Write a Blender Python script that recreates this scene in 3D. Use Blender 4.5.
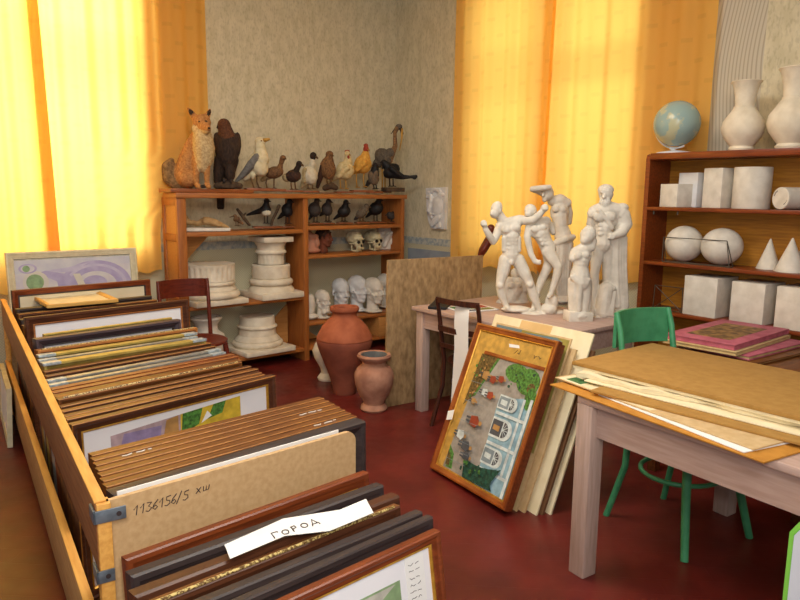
import bpy, bmesh, math, random
import numpy as np
from mathutils import Vector, Matrix, Euler
random.seed(7)
C = bpy.context.scene
for o in list(bpy.data.objects): bpy.data.objects.remove(o)
COL = C.collection
PI = math.pi

# ------------------------------------------------------------------ camera
CF, CH = 680.0, 1.55
YAW, PITCH, ROLL = math.radians(39.22), math.radians(8.96), math.radians(0.65)
_cy, _sy, _cp, _sp = math.cos(YAW), math.sin(YAW), math.cos(PITCH), math.sin(PITCH)
_f = np.array([_sy*_cp, _cy*_cp, -_sp]); _r = np.array([_cy, -_sy, 0.0]); _u = np.cross(_r, _f)
_c, _s = math.cos(ROLL), math.sin(ROLL)
CM = np.array([_c*_r+_s*_u, -_s*_r+_c*_u, _f]); CO = np.array([0, 0, CH])
cam_d = bpy.data.cameras.new('camera'); cam = bpy.data.objects.new('camera', cam_d); COL.objects.link(cam)
cam_d.sensor_width = 36; cam_d.lens = 36*CF/800; cam_d.clip_start = .02
mw = Matrix.Identity(4)
for i in range(3):
    mw[i][0] = CM[0][i]; mw[i][1] = CM[1][i]; mw[i][2] = -CM[2][i]; mw[i][3] = CO[i]
cam.matrix_world = mw
C.camera = cam

# ------------------------------------------------------------------ world, light, exposure
C.view_settings.view_transform = 'Standard'; C.view_settings.look = 'None'
C.view_settings.gamma = 1; C.view_settings.use_curve_mapping = False
C.view_settings.exposure = 0.0
W = bpy.data.worlds.new('sky'); C.world = W; W.use_nodes = True
W.node_tree.nodes['Background'].inputs[0].default_value = (.95, .97, 1, 1)
W.node_tree.nodes['Background'].inputs[1].default_value = .30

def area(name, loc, target, size, power, col=(1, 1, 1), sy=None):
    d = bpy.data.lights.new(name, 'AREA'); d.energy = power; d.color = col; d.size = size
    if sy: d.shape = 'RECTANGLE'; d.size_y = sy
    o = bpy.data.objects.new(name, d); COL.objects.link(o); o.location = loc
    o.rotation_euler = (Vector(target)-Vector(loc)).to_track_quat('-Z', 'Y').to_euler()
    return o
area('daylight_left_window', (.75, 7.0, 2.6), (.95, 5.7, 2.2), 2.4, 330, (1, .97, .93), 2.4)
area('daylight_right_window', (6.4, 3.9, 2.5), (4.6, 3.75, 2.2), 2.4, 108, (1, .97, .93), 2.4)
area('overhead_fill', (1.7, 2.5, 3.5), (1.9, 2.8, 0), 1.5, 95, (1, .95, .86))  # unseen overhead fill, added to brighten the far walls
area('rear_fill', (-.4, -.6, 3.1), (2.6, 3.6, 1.0), 1.3, 75, (1, .94, .85))  # unseen fill added behind the camera for even front light
area('camera_flash', (.06, 0, 1.66), (2.6, 3.4, 1.1), .10, 16, (1, .98, .95))

# ------------------------------------------------------------------ helpers
def ray(x, y): return CM.T @ np.array([(x-400)/CF, (300-y)/CF, 1.0])
def onz(x, y, z=0): d = ray(x, y); return Vector(CO+d*(z-CH)/d[2])
def onx(x, y, X): d = ray(x, y); return Vector(CO+d*X/d[0])
def ony(x, y, Y): d = ray(x, y); return Vector(CO+d*Y/d[1])

def lin(c):
    return tuple((v/255/12.92 if v/255 <= .04045 else ((v/255+.055)/1.055)**2.4) for v in c)

MATS = {}
def mat(name, c1, c2=None, scale=8, rough=.6, stretch=(1, 1, 1), bump=0, metallic=0, spec=.4, detail=4, contrast=(.35, .65), rotz=0):
    m = bpy.data.materials.new(name); m.use_nodes = True; nt = m.node_tree
    b = nt.nodes['Principled BSDF']; b.inputs['Roughness'].default_value = rough
    b.inputs['Metallic'].default_value = metallic; b.inputs['Specular IOR Level'].default_value = spec
    if c2 is None: c2 = tuple(min(255, v*.93) for v in c1)
    tc = nt.nodes.new('ShaderNodeTexCoord'); mp = nt.nodes.new('ShaderNodeMapping')
    mp.inputs['Scale'].default_value = stretch; mp.inputs['Rotation'].default_value = (0, 0, rotz)
    nz = nt.nodes.new('ShaderNodeTexNoise'); nz.inputs['Scale'].default_value = scale; nz.inputs['Detail'].default_value = detail
    rp = nt.nodes.new('ShaderNodeValToRGB')
    rp.color_ramp.elements[0].position = contrast[0]; rp.color_ramp.elements[1].position = contrast[1]
    rp.color_ramp.elements[0].color = (*lin(c1), 1); rp.color_ramp.elements[1].color = (*lin(c2), 1)
    nt.links.new(tc.outputs['Object'], mp.inputs[0]); nt.links.new(mp.outputs[0], nz.inputs['Vector'])
    nt.links.new(nz.outputs['Fac'], rp.inputs[0]); nt.links.new(rp.outputs[0], b.inputs['Base Color'])
    if bump:
        bp = nt.nodes.new('ShaderNodeBump'); bp.inputs['Strength'].default_value = bump; bp.inputs['Distance'].default_value = .01
        nt.links.new(nz.outputs['Fac'], bp.inputs['Height']); nt.links.new(bp.outputs[0], b.inputs['Normal'])
    MATS[name] = m
    return m
def wood(name, c1, c2, along='x', rough=.45, scale=6):
    st = {'x': (1, 12, 12), 'y': (12, 1, 12), 'z': (12, 12, 1)}[along]
    return mat(name, c1, c2, scale, rough, st, bump=.06)

class MB:
    def __init__(self): self.bm = bmesh.new()
    def _new(self, verts, mi, M=None):
        fs = set()
        for v in verts:
            if M is not None: v.co = M @ v.co
            for f in v.link_faces: fs.add(f)
        for f in fs: f.material_index = mi
    def box(self, c, s, rot=(0, 0, 0), mi=0, bev=0):
        r = bmesh.ops.create_cube(self.bm, size=1); vs = r['verts']
        for v in vs: v.co = Vector((v.co.x*s[0], v.co.y*s[1], v.co.z*s[2]))
        M = Matrix.Translation(c) @ Euler(rot).to_matrix().to_4x4()
        if bev:
            es = list({e for v in vs for e in v.link_edges})
            q = bmesh.ops.bevel(self.bm, geom=es, offset=bev, segments=2, profile=.5, affect='EDGES')
            vs = list({v for f in q['faces'] for v in f.verts} | {v for v in vs if v.is_valid})
        self._new(vs, mi, M); return self
    def bb(self, a, b, mi=0, bev=0):
        a, b = Vector(a), Vector(b)
        return self.box((a+b)/2, [abs(b[i]-a[i]) for i in range(3)], mi=mi, bev=bev)
    def bar(self, p, q, w, h, mi=0, up=(0, 0, 1), bev=0):
        p, q = Vector(p), Vector(q); d = q-p; L = d.length; x = d.normalized(); u = Vector(up)
        y = u.cross(x)
        if y.length < 1e-4: y = Vector((0, 1, 0)).cross(x)
        y.normalize(); z = x.cross(y)
        M = Matrix((( *[x[0], y[0], z[0]], 0), (*[x[1], y[1], z[1]], 0), (*[x[2], y[2], z[2]], 0), (0, 0, 0, 1)))
        M.translation = (p+q)/2
        r = bmesh.ops.create_cube(self.bm, size=1); vs = r['verts']
        for v in vs: v.co = Vector((v.co.x*L, v.co.y*w, v.co.z*h))
        if bev:
            es = list({e for v in vs for e in v.link_edges})
            qq = bmesh.ops.bevel(self.bm, geom=es, offset=bev, segments=2, profile=.5, affect='EDGES')
            vs = list({v for f in qq['faces'] for v in f.verts} | {v for v in vs if v.is_valid})
        self._new(vs, mi, M); return self
    def tube(self, pts, rad, n=10, mi=0, closed=False, caps=True):
        pts = [Vector(p) for p in pts]; N = len(pts)
        rad = [rad]*N if isinstance(rad, (int, float)) else rad
        rings = []; ref = None
        for i in range(N):
            if closed: t = pts[(i+1) % N]-pts[i-1]
            else: t = pts[min(i+1, N-1)]-pts[max(i-1, 0)]
            t.normalize()
            if ref is None: ref = t.orthogonal()
            a = ref-t*ref.dot(t)
            if a.length < 1e-5: a = t.orthogonal()
            a.normalize(); ref = a; b = t.cross(a)
            rings.append([self.bm.verts.new(pts[i]+(a*math.cos(2*PI*k/n)+b*math.sin(2*PI*k/n))*rad[i]) for k in range(n)])
        m = N if closed else N-1
        for i in range(m):
            A, B = rings[i], rings[(i+1) % N]
            for k in range(n):
                f = self.bm.faces.new((A[k], A[(k+1) % n], B[(k+1) % n], B[k])); f.material_index = mi
        if caps and not closed:
            for rg in (rings[0], rings[-1]):
                f = self.bm.faces.new(rg); f.material_index = mi
        return self
    def lathe(self, prof, c=(0, 0, 0), n=40, mi=0, fn=None, M=None, mis=None):
        rings = []; c = Vector(c); pole = {}
        for j, (r, z) in enumerate(prof):
            if r < 1e-5:
                p = Vector((0, 0, z)); p = (M @ p if M else p)+c
                rings.append([self.bm.verts.new(p)]); continue
            ring = []
            for k in range(n):
                a = 2*PI*k/n; rr = r*(fn(a, z, j) if fn else 1)
                p = Vector((rr*math.cos(a), rr*math.sin(a), z)); p = (M @ p if M else p)+c
                ring.append(self.bm.verts.new(p))
            rings.append(ring)
        for j in range(len(rings)-1):
            A, B = rings[j], rings[j+1]; q = mis[j] if mis else mi
            for k in range(n):
                if len(A) == 1 and len(B) == 1: continue
                if len(A) == 1: vs = (A[0], B[(k+1) % n], B[k])
                elif len(B) == 1: vs = (A[k], A[(k+1) % n], B[0])
                else: vs = (A[k], A[(k+1) % n], B[(k+1) % n], B[k])
                f = self.bm.faces.new(vs); f.material_index = q
        return self
    def ell(self, c, r, rot=(0, 0, 0), mi=0, sub=3):
        q = bmesh.ops.create_icosphere(self.bm, subdivisions=sub, radius=1)
        M = Matrix.Translation(c) @ Euler(rot).to_matrix().to_4x4() @ Matrix.Diagonal((*[max(x, 1e-4) for x in ((r,)*3 if isinstance(r, (int, float)) else r)], 1))
        self._new(q['verts'], mi, M); return self
    def prism(self, pts, off, mi=0):
        """extrude a flat polygon (3D points) by the vector off"""
        off = Vector(off); a = [self.bm.verts.new(Vector(p)) for p in pts]; b = [self.bm.verts.new(Vector(p)+off) for p in pts]
        n = len(pts); fs = [self.bm.faces.new(a), self.bm.faces.new(b[::-1])]
        for k in range(n): fs.append(self.bm.faces.new((a[k], b[k], b[(k+1) % n], a[(k+1) % n])))
        for f in fs: f.material_index = mi
        return self
    def ring(self, w, h, prof, mis):
        """mitred frame, bottom centre at the origin, front towards -Y; prof = (inset, depth) closed loop"""
        cor = []
        for (u, v) in prof:
            cor.append([self.bm.verts.new(p) for p in ((-w/2+u, -v, u), (w/2-u, -v, u), (w/2-u, -v, h-u), (-w/2+u, -v, h-u))])
        n = len(prof)
        for j in range(n):
            A, B = cor[j], cor[(j+1) % n]
            for k in range(4):
                f = self.bm.faces.new((A[k], A[(k+1) % 4], B[(k+1) % 4], B[k])); f.material_index = mis[j % len(mis)]
        return self
    def mesh(self, name, smooth=True, angle=40):
        bmesh.ops.recalc_face_normals(self.bm, faces=self.bm.faces)
        me = bpy.data.meshes.new(name); self.bm.to_mesh(me); self.bm.free()
        if smooth:
            me.polygons.foreach_set('use_smooth', [True]*len(me.polygons))
            me.set_sharp_from_angle(angle=math.radians(angle))
        return me

def link(name, me, mats, parent=None, loc=None, rot=None):
    o = bpy.data.objects.new(name, me); COL.objects.link(o)
    if not isinstance(mats, (list, tuple)): mats = [mats]
    for m in mats: me.materials.append(MATS[m] if isinstance(m, str) else m)
    if parent: o.parent = parent
    if loc is not None: o.location = loc
    if rot is not None: o.rotation_euler = rot
    return o
def obj(name, mb, mats, parent=None, loc=None, rot=None, smooth=True, angle=40):
    return link(name, mb.mesh(name, smooth, angle), mats, parent, loc, rot)
def tag(o, label, cat, group=None, kind=None):
    o['label'] = label; o['category'] = cat
    if group: o['group'] = group
    if kind: o['kind'] = kind
    return o
def thing(name, label, cat, loc=(0, 0, 0), rot=(0, 0, 0), group=None):
    o = bpy.data.objects.new(name, None); COL.objects.link(o); o.location = loc
    o.rotation_euler = (0, 0, rot) if isinstance(rot, (int, float)) else rot
    o.empty_display_size = .05
    return tag(o, label, cat, group)
def struct(name, mb, mats, **k):
    o = obj(name, mb, mats, **k); o['kind'] = 'structure'; return o

# ---- organic bodies: overlapping volumes fused into ONE skin by a voxel remesh, one material per patch
RIGHT = Vector(CM[0]); RIGHT.z = 0; RIGHT.normalize()
AWAY = Vector((-RIGHT.y, RIGHT.x, 0)); UPV = Vector((0, 0, 1))
class Trace:
    """measures a figure in photo pixels at its own distance; d = pixels further away"""
    def __init__(self, px, py, world):
        self.px, self.py = px, py; self.w = Vector(world)
        self.s = float(CM[2] @ (np.array(world)-CO))/CF
    def p(self, x, y, d=0):
        n = np.array(AWAY); q = np.array(self.w+AWAY*(d*self.s)); r = ray(x, y)
        return Vector(CO+r*float(n @ (q-CO))/float(n @ r))-self.w

class Body:
    def __init__(self, tr=None): self.tr = tr; self.g = 0; self.v = []; self.f = []; self.prims = []; self.extra = MB()
    def _sph(self, M):
        bm = bmesh.new(); bmesh.ops.create_icosphere(bm, subdivisions=2, radius=1)
        n = len(self.v)
        for v in bm.verts: v.index; self.v.append(M @ v.co)
        bm.verts.index_update()
        for f in bm.faces: self.f.append([n+v.index for v in f.verts])
        bm.free()
    def ell(self, c, r, R=None, m=0):
        M = Matrix.Translation(c) @ (R.to_4x4() if R else Matrix.Identity(4)) @ Matrix.Diagonal((r[0], r[1], r[2], 1))
        self._sph(M); self.prims.append(('e', np.array(M.inverted()), min(r), m)); return self
    def cap(self, pts, m=0):
        """pts: (Vector, radius)"""
        for (p, r), (q, t) in zip(pts[:-1], pts[1:]):
            L = (q-p).length; k = max(2, int(L/(min(r, t)*.45))+1)
            for i in range(k+1):
                a = i/k; rr = r+(t-r)*a
                self._sph(Matrix.Translation(p.lerp(q, a)) @ Matrix.Diagonal((rr, rr, rr, 1)))
            self.prims.append(('c', np.array(p), np.array(q), r, t, m))
        return self
    # pixel versions
    def E(self, x, y, rx, ry, rd=None, d=0, rot=0, m=0):
        s = self.tr.s; rd = min(rx, ry) if rd is None else rd
        B = Matrix(((RIGHT.x, AWAY.x, 0), (RIGHT.y, AWAY.y, 0), (0, 0, 1)))
        R = B @ Matrix.Rotation(-math.radians(rot), 3, 'Y')
        g = self.g; return self.ell(self.tr.p(x, y, d), ((rx+g)*s, (rd+g)*s, (ry+g)*s), R, m)
    def L(self, pts, m=0):
        s = self.tr.s
        return self.cap([(self.tr.p(p[0], p[1], p[3] if len(p) > 3 else 0), (p[2]+self.g)*s) for p in pts], m)
    def TB(self, pts, m=0, n=7):
        s = self.tr.s
        self.extra.tube([self.tr.p(p[0], p[1], p[3] if len(p) > 3 else 0) for p in pts], [max(p[2]*s, .0012) for p in pts], n=n, mi=m); return self
    def build(self, name, mats, voxel, parent=None, loc=None, rot=None, smooth=2):
        me = bpy.data.meshes.new(name+'_src'); me.from_pydata([tuple(v) for v in self.v], [], self.f)
        o = bpy.data.objects.new('tmp', me); COL.objects.link(o)
        r = o.modifiers.new('r', 'REMESH'); r.mode = 'VOXEL'; r.voxel_size = voxel
        s = o.modifiers.new('s', 'SMOOTH'); s.factor = .5; s.iterations = smooth
        dg = bpy.context.evaluated_depsgraph_get(); dg.update()
        out = bpy.data.meshes.new_from_object(o.evaluated_get(dg))
        bpy.data.objects.remove(o)
        n = len(out.polygons)
        P = np.zeros(n*3); out.polygons.foreach_get('center', P); P = P.reshape(-1, 3)
        best = np.full(n, 1e9); mi = np.zeros(n, int)
        for pr in self.prims:
            if pr[0] == 'e':
                q = np.c_[P, np.ones(n)] @ pr[1].T; dd = (np.linalg.norm(q[:, :3], axis=1)-1)*pr[2]; m = pr[3]
            else:
                _, a, b, ra, rb, m = pr; ab = b-a; t = np.clip(((P-a) @ ab)/max(ab @ ab, 1e-9), 0, 1)
                dd = np.linalg.norm(P-(a+t[:, None]*ab), axis=1)-(ra+(rb-ra)*t)
            k = dd < best-1e-5; best[k] = dd[k]; mi[k] = m
        bm = bmesh.new(); bm.from_mesh(out); bm.faces.ensure_lookup_table()
        for f in bm.faces: f.material_index = int(mi[f.index])
        ex = bpy.data.meshes.new('ex'); bmesh.ops.recalc_face_normals(self.extra.bm, faces=self.extra.bm.faces)
        self.extra.bm.to_mesh(ex); self.extra.bm.free(); bm.from_mesh(ex)
        me2 = bpy.data.meshes.new(name); bm.to_mesh(me2); bm.free()
        me2.polygons.foreach_set('use_smooth', [True]*len(me2.polygons))
        bpy.data.meshes.remove(me); bpy.data.meshes.remove(out); bpy.data.meshes.remove(ex)
        return link(name, me2, mats, parent, loc, rot)

# ------------------------------------------------------------------ materials
mat('plaster', (226, 218, 204), (208, 199, 184), 14, .75, bump=.05)
mat('plaster_cool', (222, 222, 222), (206, 204, 202), 10, .75)
mat('plaster_warm', (232, 220, 198), (214, 200, 176), 12, .75, bump=.05)
mat('bone', (206, 196, 160), (180, 166, 128), 22, .7, bump=.1)
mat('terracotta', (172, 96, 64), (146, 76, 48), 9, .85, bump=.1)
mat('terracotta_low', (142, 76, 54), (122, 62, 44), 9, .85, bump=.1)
mat('terracotta_dusty', (184, 134, 108), (152, 104, 82), 11, .9, bump=.12)
mat('terracotta_dark', (120, 62, 38), (92, 46, 28), 10, .8)
mat('terracotta_pink', (196, 138, 110), (176, 118, 92), 10, .85)
mat('pot_inside', (104, 104, 102), (84, 82, 80), 10, .9)
wood('shelf_wood', (180, 112, 54), (156, 90, 40), 'x')
wood('shelf_wood_upright', (172, 104, 48), (150, 86, 38), 'z')
wood('pale_ply', (196, 140, 78), (182, 124, 66), 'x')
wood('cabinet_wood', (140, 66, 26), (112, 48, 18), 'y', .35)
wood('cabinet_back', (188, 128, 40), (160, 104, 30), 'y', .5)
wood('pink_table', (192, 164, 152), (178, 148, 134), 'y', .5)
wood('pink_table_upright', (190, 164, 152), (174, 148, 134), 'z', .5)
mat('drawing_board', (172, 140, 98), (126, 98, 64), 22, .8, (1.5, 1.5, .7), bump=.05, detail=12, contrast=(.3, .7))
wood('chair_dark', (78, 38, 24), (52, 24, 16), 'z', .4)
wood('chair_red', (112, 44, 28), (88, 32, 20), 'x', .28)
mat('green_paint', (72, 148, 102), (54, 126, 82), 20, .4, contrast=(.4, .8))
wood('crate_edge', (226, 168, 84), (208, 146, 66), 'y', .55)
mat('fibreboard', (206, 170, 124), (194, 156, 108), 60, .7)
wood('crate_board', (150, 98, 56), (128, 80, 44), 'y', .6)
wood('crate_lower', (190, 146, 92), (168, 124, 74), 'y', .6)
mat('galvanised', (132, 142, 152), (108, 118, 128), 40, .45, metallic=.6)
mat('paper', (238, 236, 232), (230, 228, 224), 5, .8)
mat('mat_white', (232, 230, 232), (226, 224, 228), 5, .8)
mat('mat_cream', (226, 212, 180), (216, 200, 166), 5, .8)
mat('ink', (58, 44, 44), (50, 38, 38), 5, .7)
mat('chalk', (226, 222, 214), (210, 206, 198), 5, .8)
wood('fr_brown', (92, 52, 32), (66, 36, 22), 'x', .4)
wood('fr_red', (132, 64, 30), (102, 46, 22), 'x', .34)
wood('fr_gild_brown', (122, 74, 32), (94, 52, 22), 'x', .42)
wood('fr_dark', (64, 52, 50), (48, 38, 38), 'x', .45)
wood('fr_plum', (78, 64, 70), (60, 48, 54), 'x', .45)
wood('fr_orange', (176, 112, 54), (142, 84, 38), 'x', .42)
mat('fr_olive', (176, 154, 82), (156, 134, 66), 20, .42, metallic=.2)
mat('fr_silver', (164, 164, 160), (138, 138, 134), 30, .35, metallic=.5)
mat('fr_corner', (196, 204, 208), (150, 164, 170), 60, .35, metallic=.4)
mat('gold', (206, 156, 62), (176, 124, 40), 40, .35, metallic=.5)
mat('gilt_line', (168, 112, 46), (136, 86, 34), 40, .5)
mat('beads', (206, 182, 116), (96, 66, 30), 160, .45, contrast=(.45, .55))
wood('fr_light', (222, 176, 96), (204, 154, 76), 'x', .5)
mat('fr_cream', (222, 210, 176), (208, 194, 158), 20, .6)
wood('backing', (122, 84, 52), (104, 70, 42), 'z', .8)
mat('cardboard', (172, 130, 66), (162, 120, 58), 30, .85)
mat('cardboard_pale', (206, 176, 130), (194, 162, 114), 30, .85)
mat('card_orange', (196, 136, 52), (182, 122, 42), 20, .7)
mat('sheet_cream', (236, 222, 186), (224, 208, 168), 9, .8)
mat('album_pink', (190, 104, 120), (170, 84, 100), 20, .6)
mat('album_red', (190, 72, 70), (172, 60, 60), 20, .6)
mat('album_picture', (160, 122, 70), (84, 60, 36), 26, .6)
mat('album_board', (204, 178, 128), (188, 160, 110), 20, .8)
mat('wire', (84, 74, 60), (66, 58, 46), 20, .5)
mat('black_plastic', (34, 32, 34), (26, 24, 26), 20, .5)
mat('white_plastic', (224, 226, 232), (216, 218, 226), 5, .5)
mat('green_edge', (120, 190, 80), (104, 176, 66), 5, .5)
mat('radiator_paint', (206, 198, 186), (196, 186, 172), 5, .6)
# animals
mat('fox_orange', (188, 134, 78), (152, 100, 54), 60, .9, bump=.3)
mat('fox_pale', (204, 178, 132), (168, 138, 94), 60, .9, bump=.3)
mat('fox_tail', (150, 116, 74), (104, 76, 46), 50, .9, bump=.3)
mat('fur_dark', (84, 60, 40), (62, 44, 30), 50, .9, bump=.2)
mat('hawk_brown', (66, 46, 32), (38, 26, 20), 70, .85, (1, 1, .4), bump=.3)
mat('hawk_head', (104, 62, 36), (72, 42, 26), 70, .85, bump=.2)
mat('gull_white', (222, 208, 172), (206, 190, 150), 30, .85)
mat('gull_grey', (126, 122, 116), (100, 96, 92), 50, .85, bump=.2)
mat('beak_yellow', (196, 150, 70), (170, 124, 52), 20, .6)
mat('beak_dark', (58, 46, 38), (44, 34, 28), 20, .6)
mat('duck_brown', (128, 92, 58), (84, 58, 38), 80, .85, bump=.2)
mat('duck_dark', (74, 46, 32), (46, 30, 24), 80, .85, bump=.2)
mat('duck_pale', (190, 168, 124), (160, 138, 98), 60, .85)
mat('head_dark', (52, 38, 28), (36, 26, 20), 40, .85)
mat('falcon_brown', (140, 98, 58), (88, 60, 38), 90, .85, (1, 1, .5), bump=.2)
mat('hen_white', (220, 200, 152), (196, 172, 120), 40, .9, bump=.15)
mat('hen_yellow', (222, 168, 76), (200, 140, 54), 40, .9, bump=.15)
mat('comb_red', (168, 62, 36), (140, 46, 28), 30, .7)
mat('heron_grey', (108, 96, 82), (78, 68, 58), 70, .85, bump=.2)
mat('heron_neck', (150, 112, 74), (104, 76, 50), 60, .85)
mat('black_feather', (30, 26, 26), (20, 18, 18), 60, .6, bump=.15)
mat('dove_dark', (70, 60, 54), (48, 42, 40), 80, .8, bump=.15)
mat('dove_grey', (120, 102, 82), (88, 74, 58), 80, .85)
mat('belly_white', (214, 204, 180), (196, 184, 156), 40, .85)
mat('bird_leg', (120, 84, 48), (92, 64, 38), 20, .7)
mat('bark', (92, 70, 48), (60, 44, 32), 40, .9, bump=.4)
wood('plinth_wood', (150, 84, 40), (122, 64, 30), 'x')
mat('driftwood', (190, 152, 102), (160, 122, 76), 20, .85, bump=.2)
mat('statue_hair', (226, 220, 208), (206, 198, 184), 90, .8, bump=.4)
mat('sea', (150, 178, 172), (128, 160, 160), 4, .25)
mat('hair_brown', (72, 42, 26), (54, 32, 20), 60, .7)

def floor_material():
    m = mat('floor_paint', (110, 36, 30), (84, 25, 21), 3, .32, spec=.45)
    nt = m.node_tree; b = nt.nodes['Principled BSDF']
    tc = nt.nodes.new('ShaderNodeTexCoord'); mp = nt.nodes.new('ShaderNodeMapping'); mp.inputs['Rotation'].default_value = (0, 0, .75)
    br = nt.nodes.new('ShaderNodeTexBrick'); br.inputs['Scale'].default_value = 2.0; br.inputs['Mortar Size'].default_value = .006
    br.inputs['Brick Width'].default_value = .9; br.inputs['Row Height'].default_value = .22
    bp = nt.nodes.new('ShaderNodeBump'); bp.inputs['Strength'].default_value = .25; bp.inputs['Distance'].default_value = .004; bp.invert = True
    nz = nt.nodes.new('ShaderNodeTexNoise'); nz.inputs['Scale'].default_value = 14; nz.inputs['Detail'].default_value = 6
    rr = nt.nodes.new('ShaderNodeMapRange'); rr.inputs['To Min'].default_value = .22; rr.inputs['To Max'].default_value = .5
    nt.links.new(tc.outputs['Object'], mp.inputs[0]); nt.links.new(mp.outputs[0], br.inputs['Vector'])
    nt.links.new(br.outputs['Fac'], bp.inputs['Height']); nt.links.new(bp.outputs[0], b.inputs['Normal'])
    nt.links.new(tc.outputs['Object'], nz.inputs['Vector']); nt.links.new(nz.outputs['Fac'], rr.inputs[0]); nt.links.new(rr.outputs[0], b.inputs['Roughness'])
floor_material()

def wallpaper(name, side):
    m = bpy.data.materials.new(name); m.use_nodes = True; nt = m.node_tree; N = nt.nodes.new; Lk = nt.links.new
    b = nt.nodes['Principled BSDF']; b.inputs['Roughness'].default_value = .85; b.inputs['Specular IOR Level'].default_value = .2
    tc = N('ShaderNodeTexCoord'); sp = N('ShaderNodeSeparateXYZ'); Lk(tc.outputs['Object'], sp.inputs[0])
    def ramp(src, stops):
        r = N('ShaderNodeValToRGB'); r.color_ramp.elements[0].position = stops[0][0]; r.color_ramp.elements[1].position = stops[-1][0]
        r.color_ramp.elements[0].color = (*lin(stops[0][1]), 1); r.color_ramp.elements[1].color = (*lin(stops[-1][1]), 1)
        Lk(src, r.inputs[0]); return r.outputs[0]
    def mix(fac, a, bb):
        x = N('ShaderNodeMix'); x.data_type = 'RGBA'
        if isinstance(fac, float): x.inputs[0].default_value = fac
        else: Lk(fac, x.inputs[0])
        for s, v in ((6, a), (7, bb)):
            if isinstance(v, tuple): x.inputs[s].default_value = (*lin(v), 1)
            else: Lk(v, x.inputs[s])
        return x.outputs[2]
    def gt(src, val):
        q = N('ShaderNodeMath'); q.operation = 'GREATER_THAN'; Lk(src, q.inputs[0]); q.inputs[1].default_value = val; return q.outputs[0]
    n1 = N('ShaderNodeTexNoise'); n1.inputs['Scale'].default_value = 16; n1.inputs['Detail'].default_value = 3
    mp = N('ShaderNodeMapping'); mp.inputs['Scale'].default_value = (1, 1, .45); Lk(tc.outputs['Object'], mp.inputs[0]); Lk(mp.outputs[0], n1.inputs['Vector'])
    upper = ramp(n1.outputs['Fac'], [(.36, (200, 189, 158)), (.62, (214, 203, 174))])
    n2 = N('ShaderNodeTexNoise'); n2.inputs['Scale'].default_value = 60; Lk(mp.outputs[0], n2.inputs['Vector'])
    spk = ramp(n2.outputs['Fac'], [(.35, (150, 142, 128)), (.5, (255, 255, 255))])
    mm = N('ShaderNodeMix'); mm.data_type = 'RGBA'; mm.blend_type = 'MULTIPLY'; mm.inputs[0].default_value = .22; Lk(upper, mm.inputs[6]); Lk(spk, mm.inputs[7])
    upper = mm.outputs[2]
    # lower paper: woven pale ground
    n3 = N('ShaderNodeTexChecker'); n3.inputs['Scale'].default_value = 90; Lk(tc.outputs['Object'], n3.inputs['Vector'])
    n3.inputs['Color1'].default_value = (*lin((204, 196, 166)), 1); n3.inputs['Color2'].default_value = (*lin((190, 182, 152)), 1)
    lower = n3.outputs['Color']
    if side == 'right':
        # blue-grey panel painted low on the wall and a strip of wavy-lined paper beside the window
        def mth(op, x, y=None):
            q = N('ShaderNodeMath'); q.operation = op
            for i_, v_ in enumerate((x, y)):
                if v_ is None: continue
                if isinstance(v_, (int, float)): q.inputs[i_].default_value = v_
                else: Lk(v_, q.inputs[i_])
            return q.outputs[0]
        wob = mth('MULTIPLY', mth('SINE', mth('MULTIPLY', sp.outputs['Z'], 4.6)), .035)
        wob2 = mth('MULTIPLY', mth('SINE', mth('ADD', mth('MULTIPLY', sp.outputs['Z'], 2.1), mth('MULTIPLY', sp.outputs['Y'], 9))), .03)
        ph = mth('MULTIPLY', mth('ADD', sp.outputs['Y'], mth('ADD', wob, wob2)), 2*PI*34)
        wv = ramp(mth('SINE', ph), [(-.0, (198, 188, 168)), (.95, (172, 160, 142))])
        a = gt(sp.outputs['Y'], 2.03)
        c = N('ShaderNodeMath'); c.operation = 'LESS_THAN'; Lk(sp.outputs['Y'], c.inputs[0]); c.inputs[1].default_value = 2.5
        d = N('ShaderNodeMath'); d.operation = 'MULTIPLY'; Lk(a, d.inputs[0]); Lk(c.outputs[0], d.inputs[1])
        upper = mix(d.outputs[0], upper, wv)
    z = gt(sp.outputs['Z'], 1.06)
    Lk(mix(z, lower, upper), b.inputs['Base Color'])
    MATS[name] = m
wallpaper('paper_left_wall', 'left'); wallpaper('paper_right_wall', 'right')
mat('border_strip', (190, 190, 178), (150, 160, 164), 26, .8, contrast=(.4, .6))
mat('ceiling_paint', (226, 222, 212), None, 3, .9)
mat('window_paint', (230, 228, 222), None, 6, .5)

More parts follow.
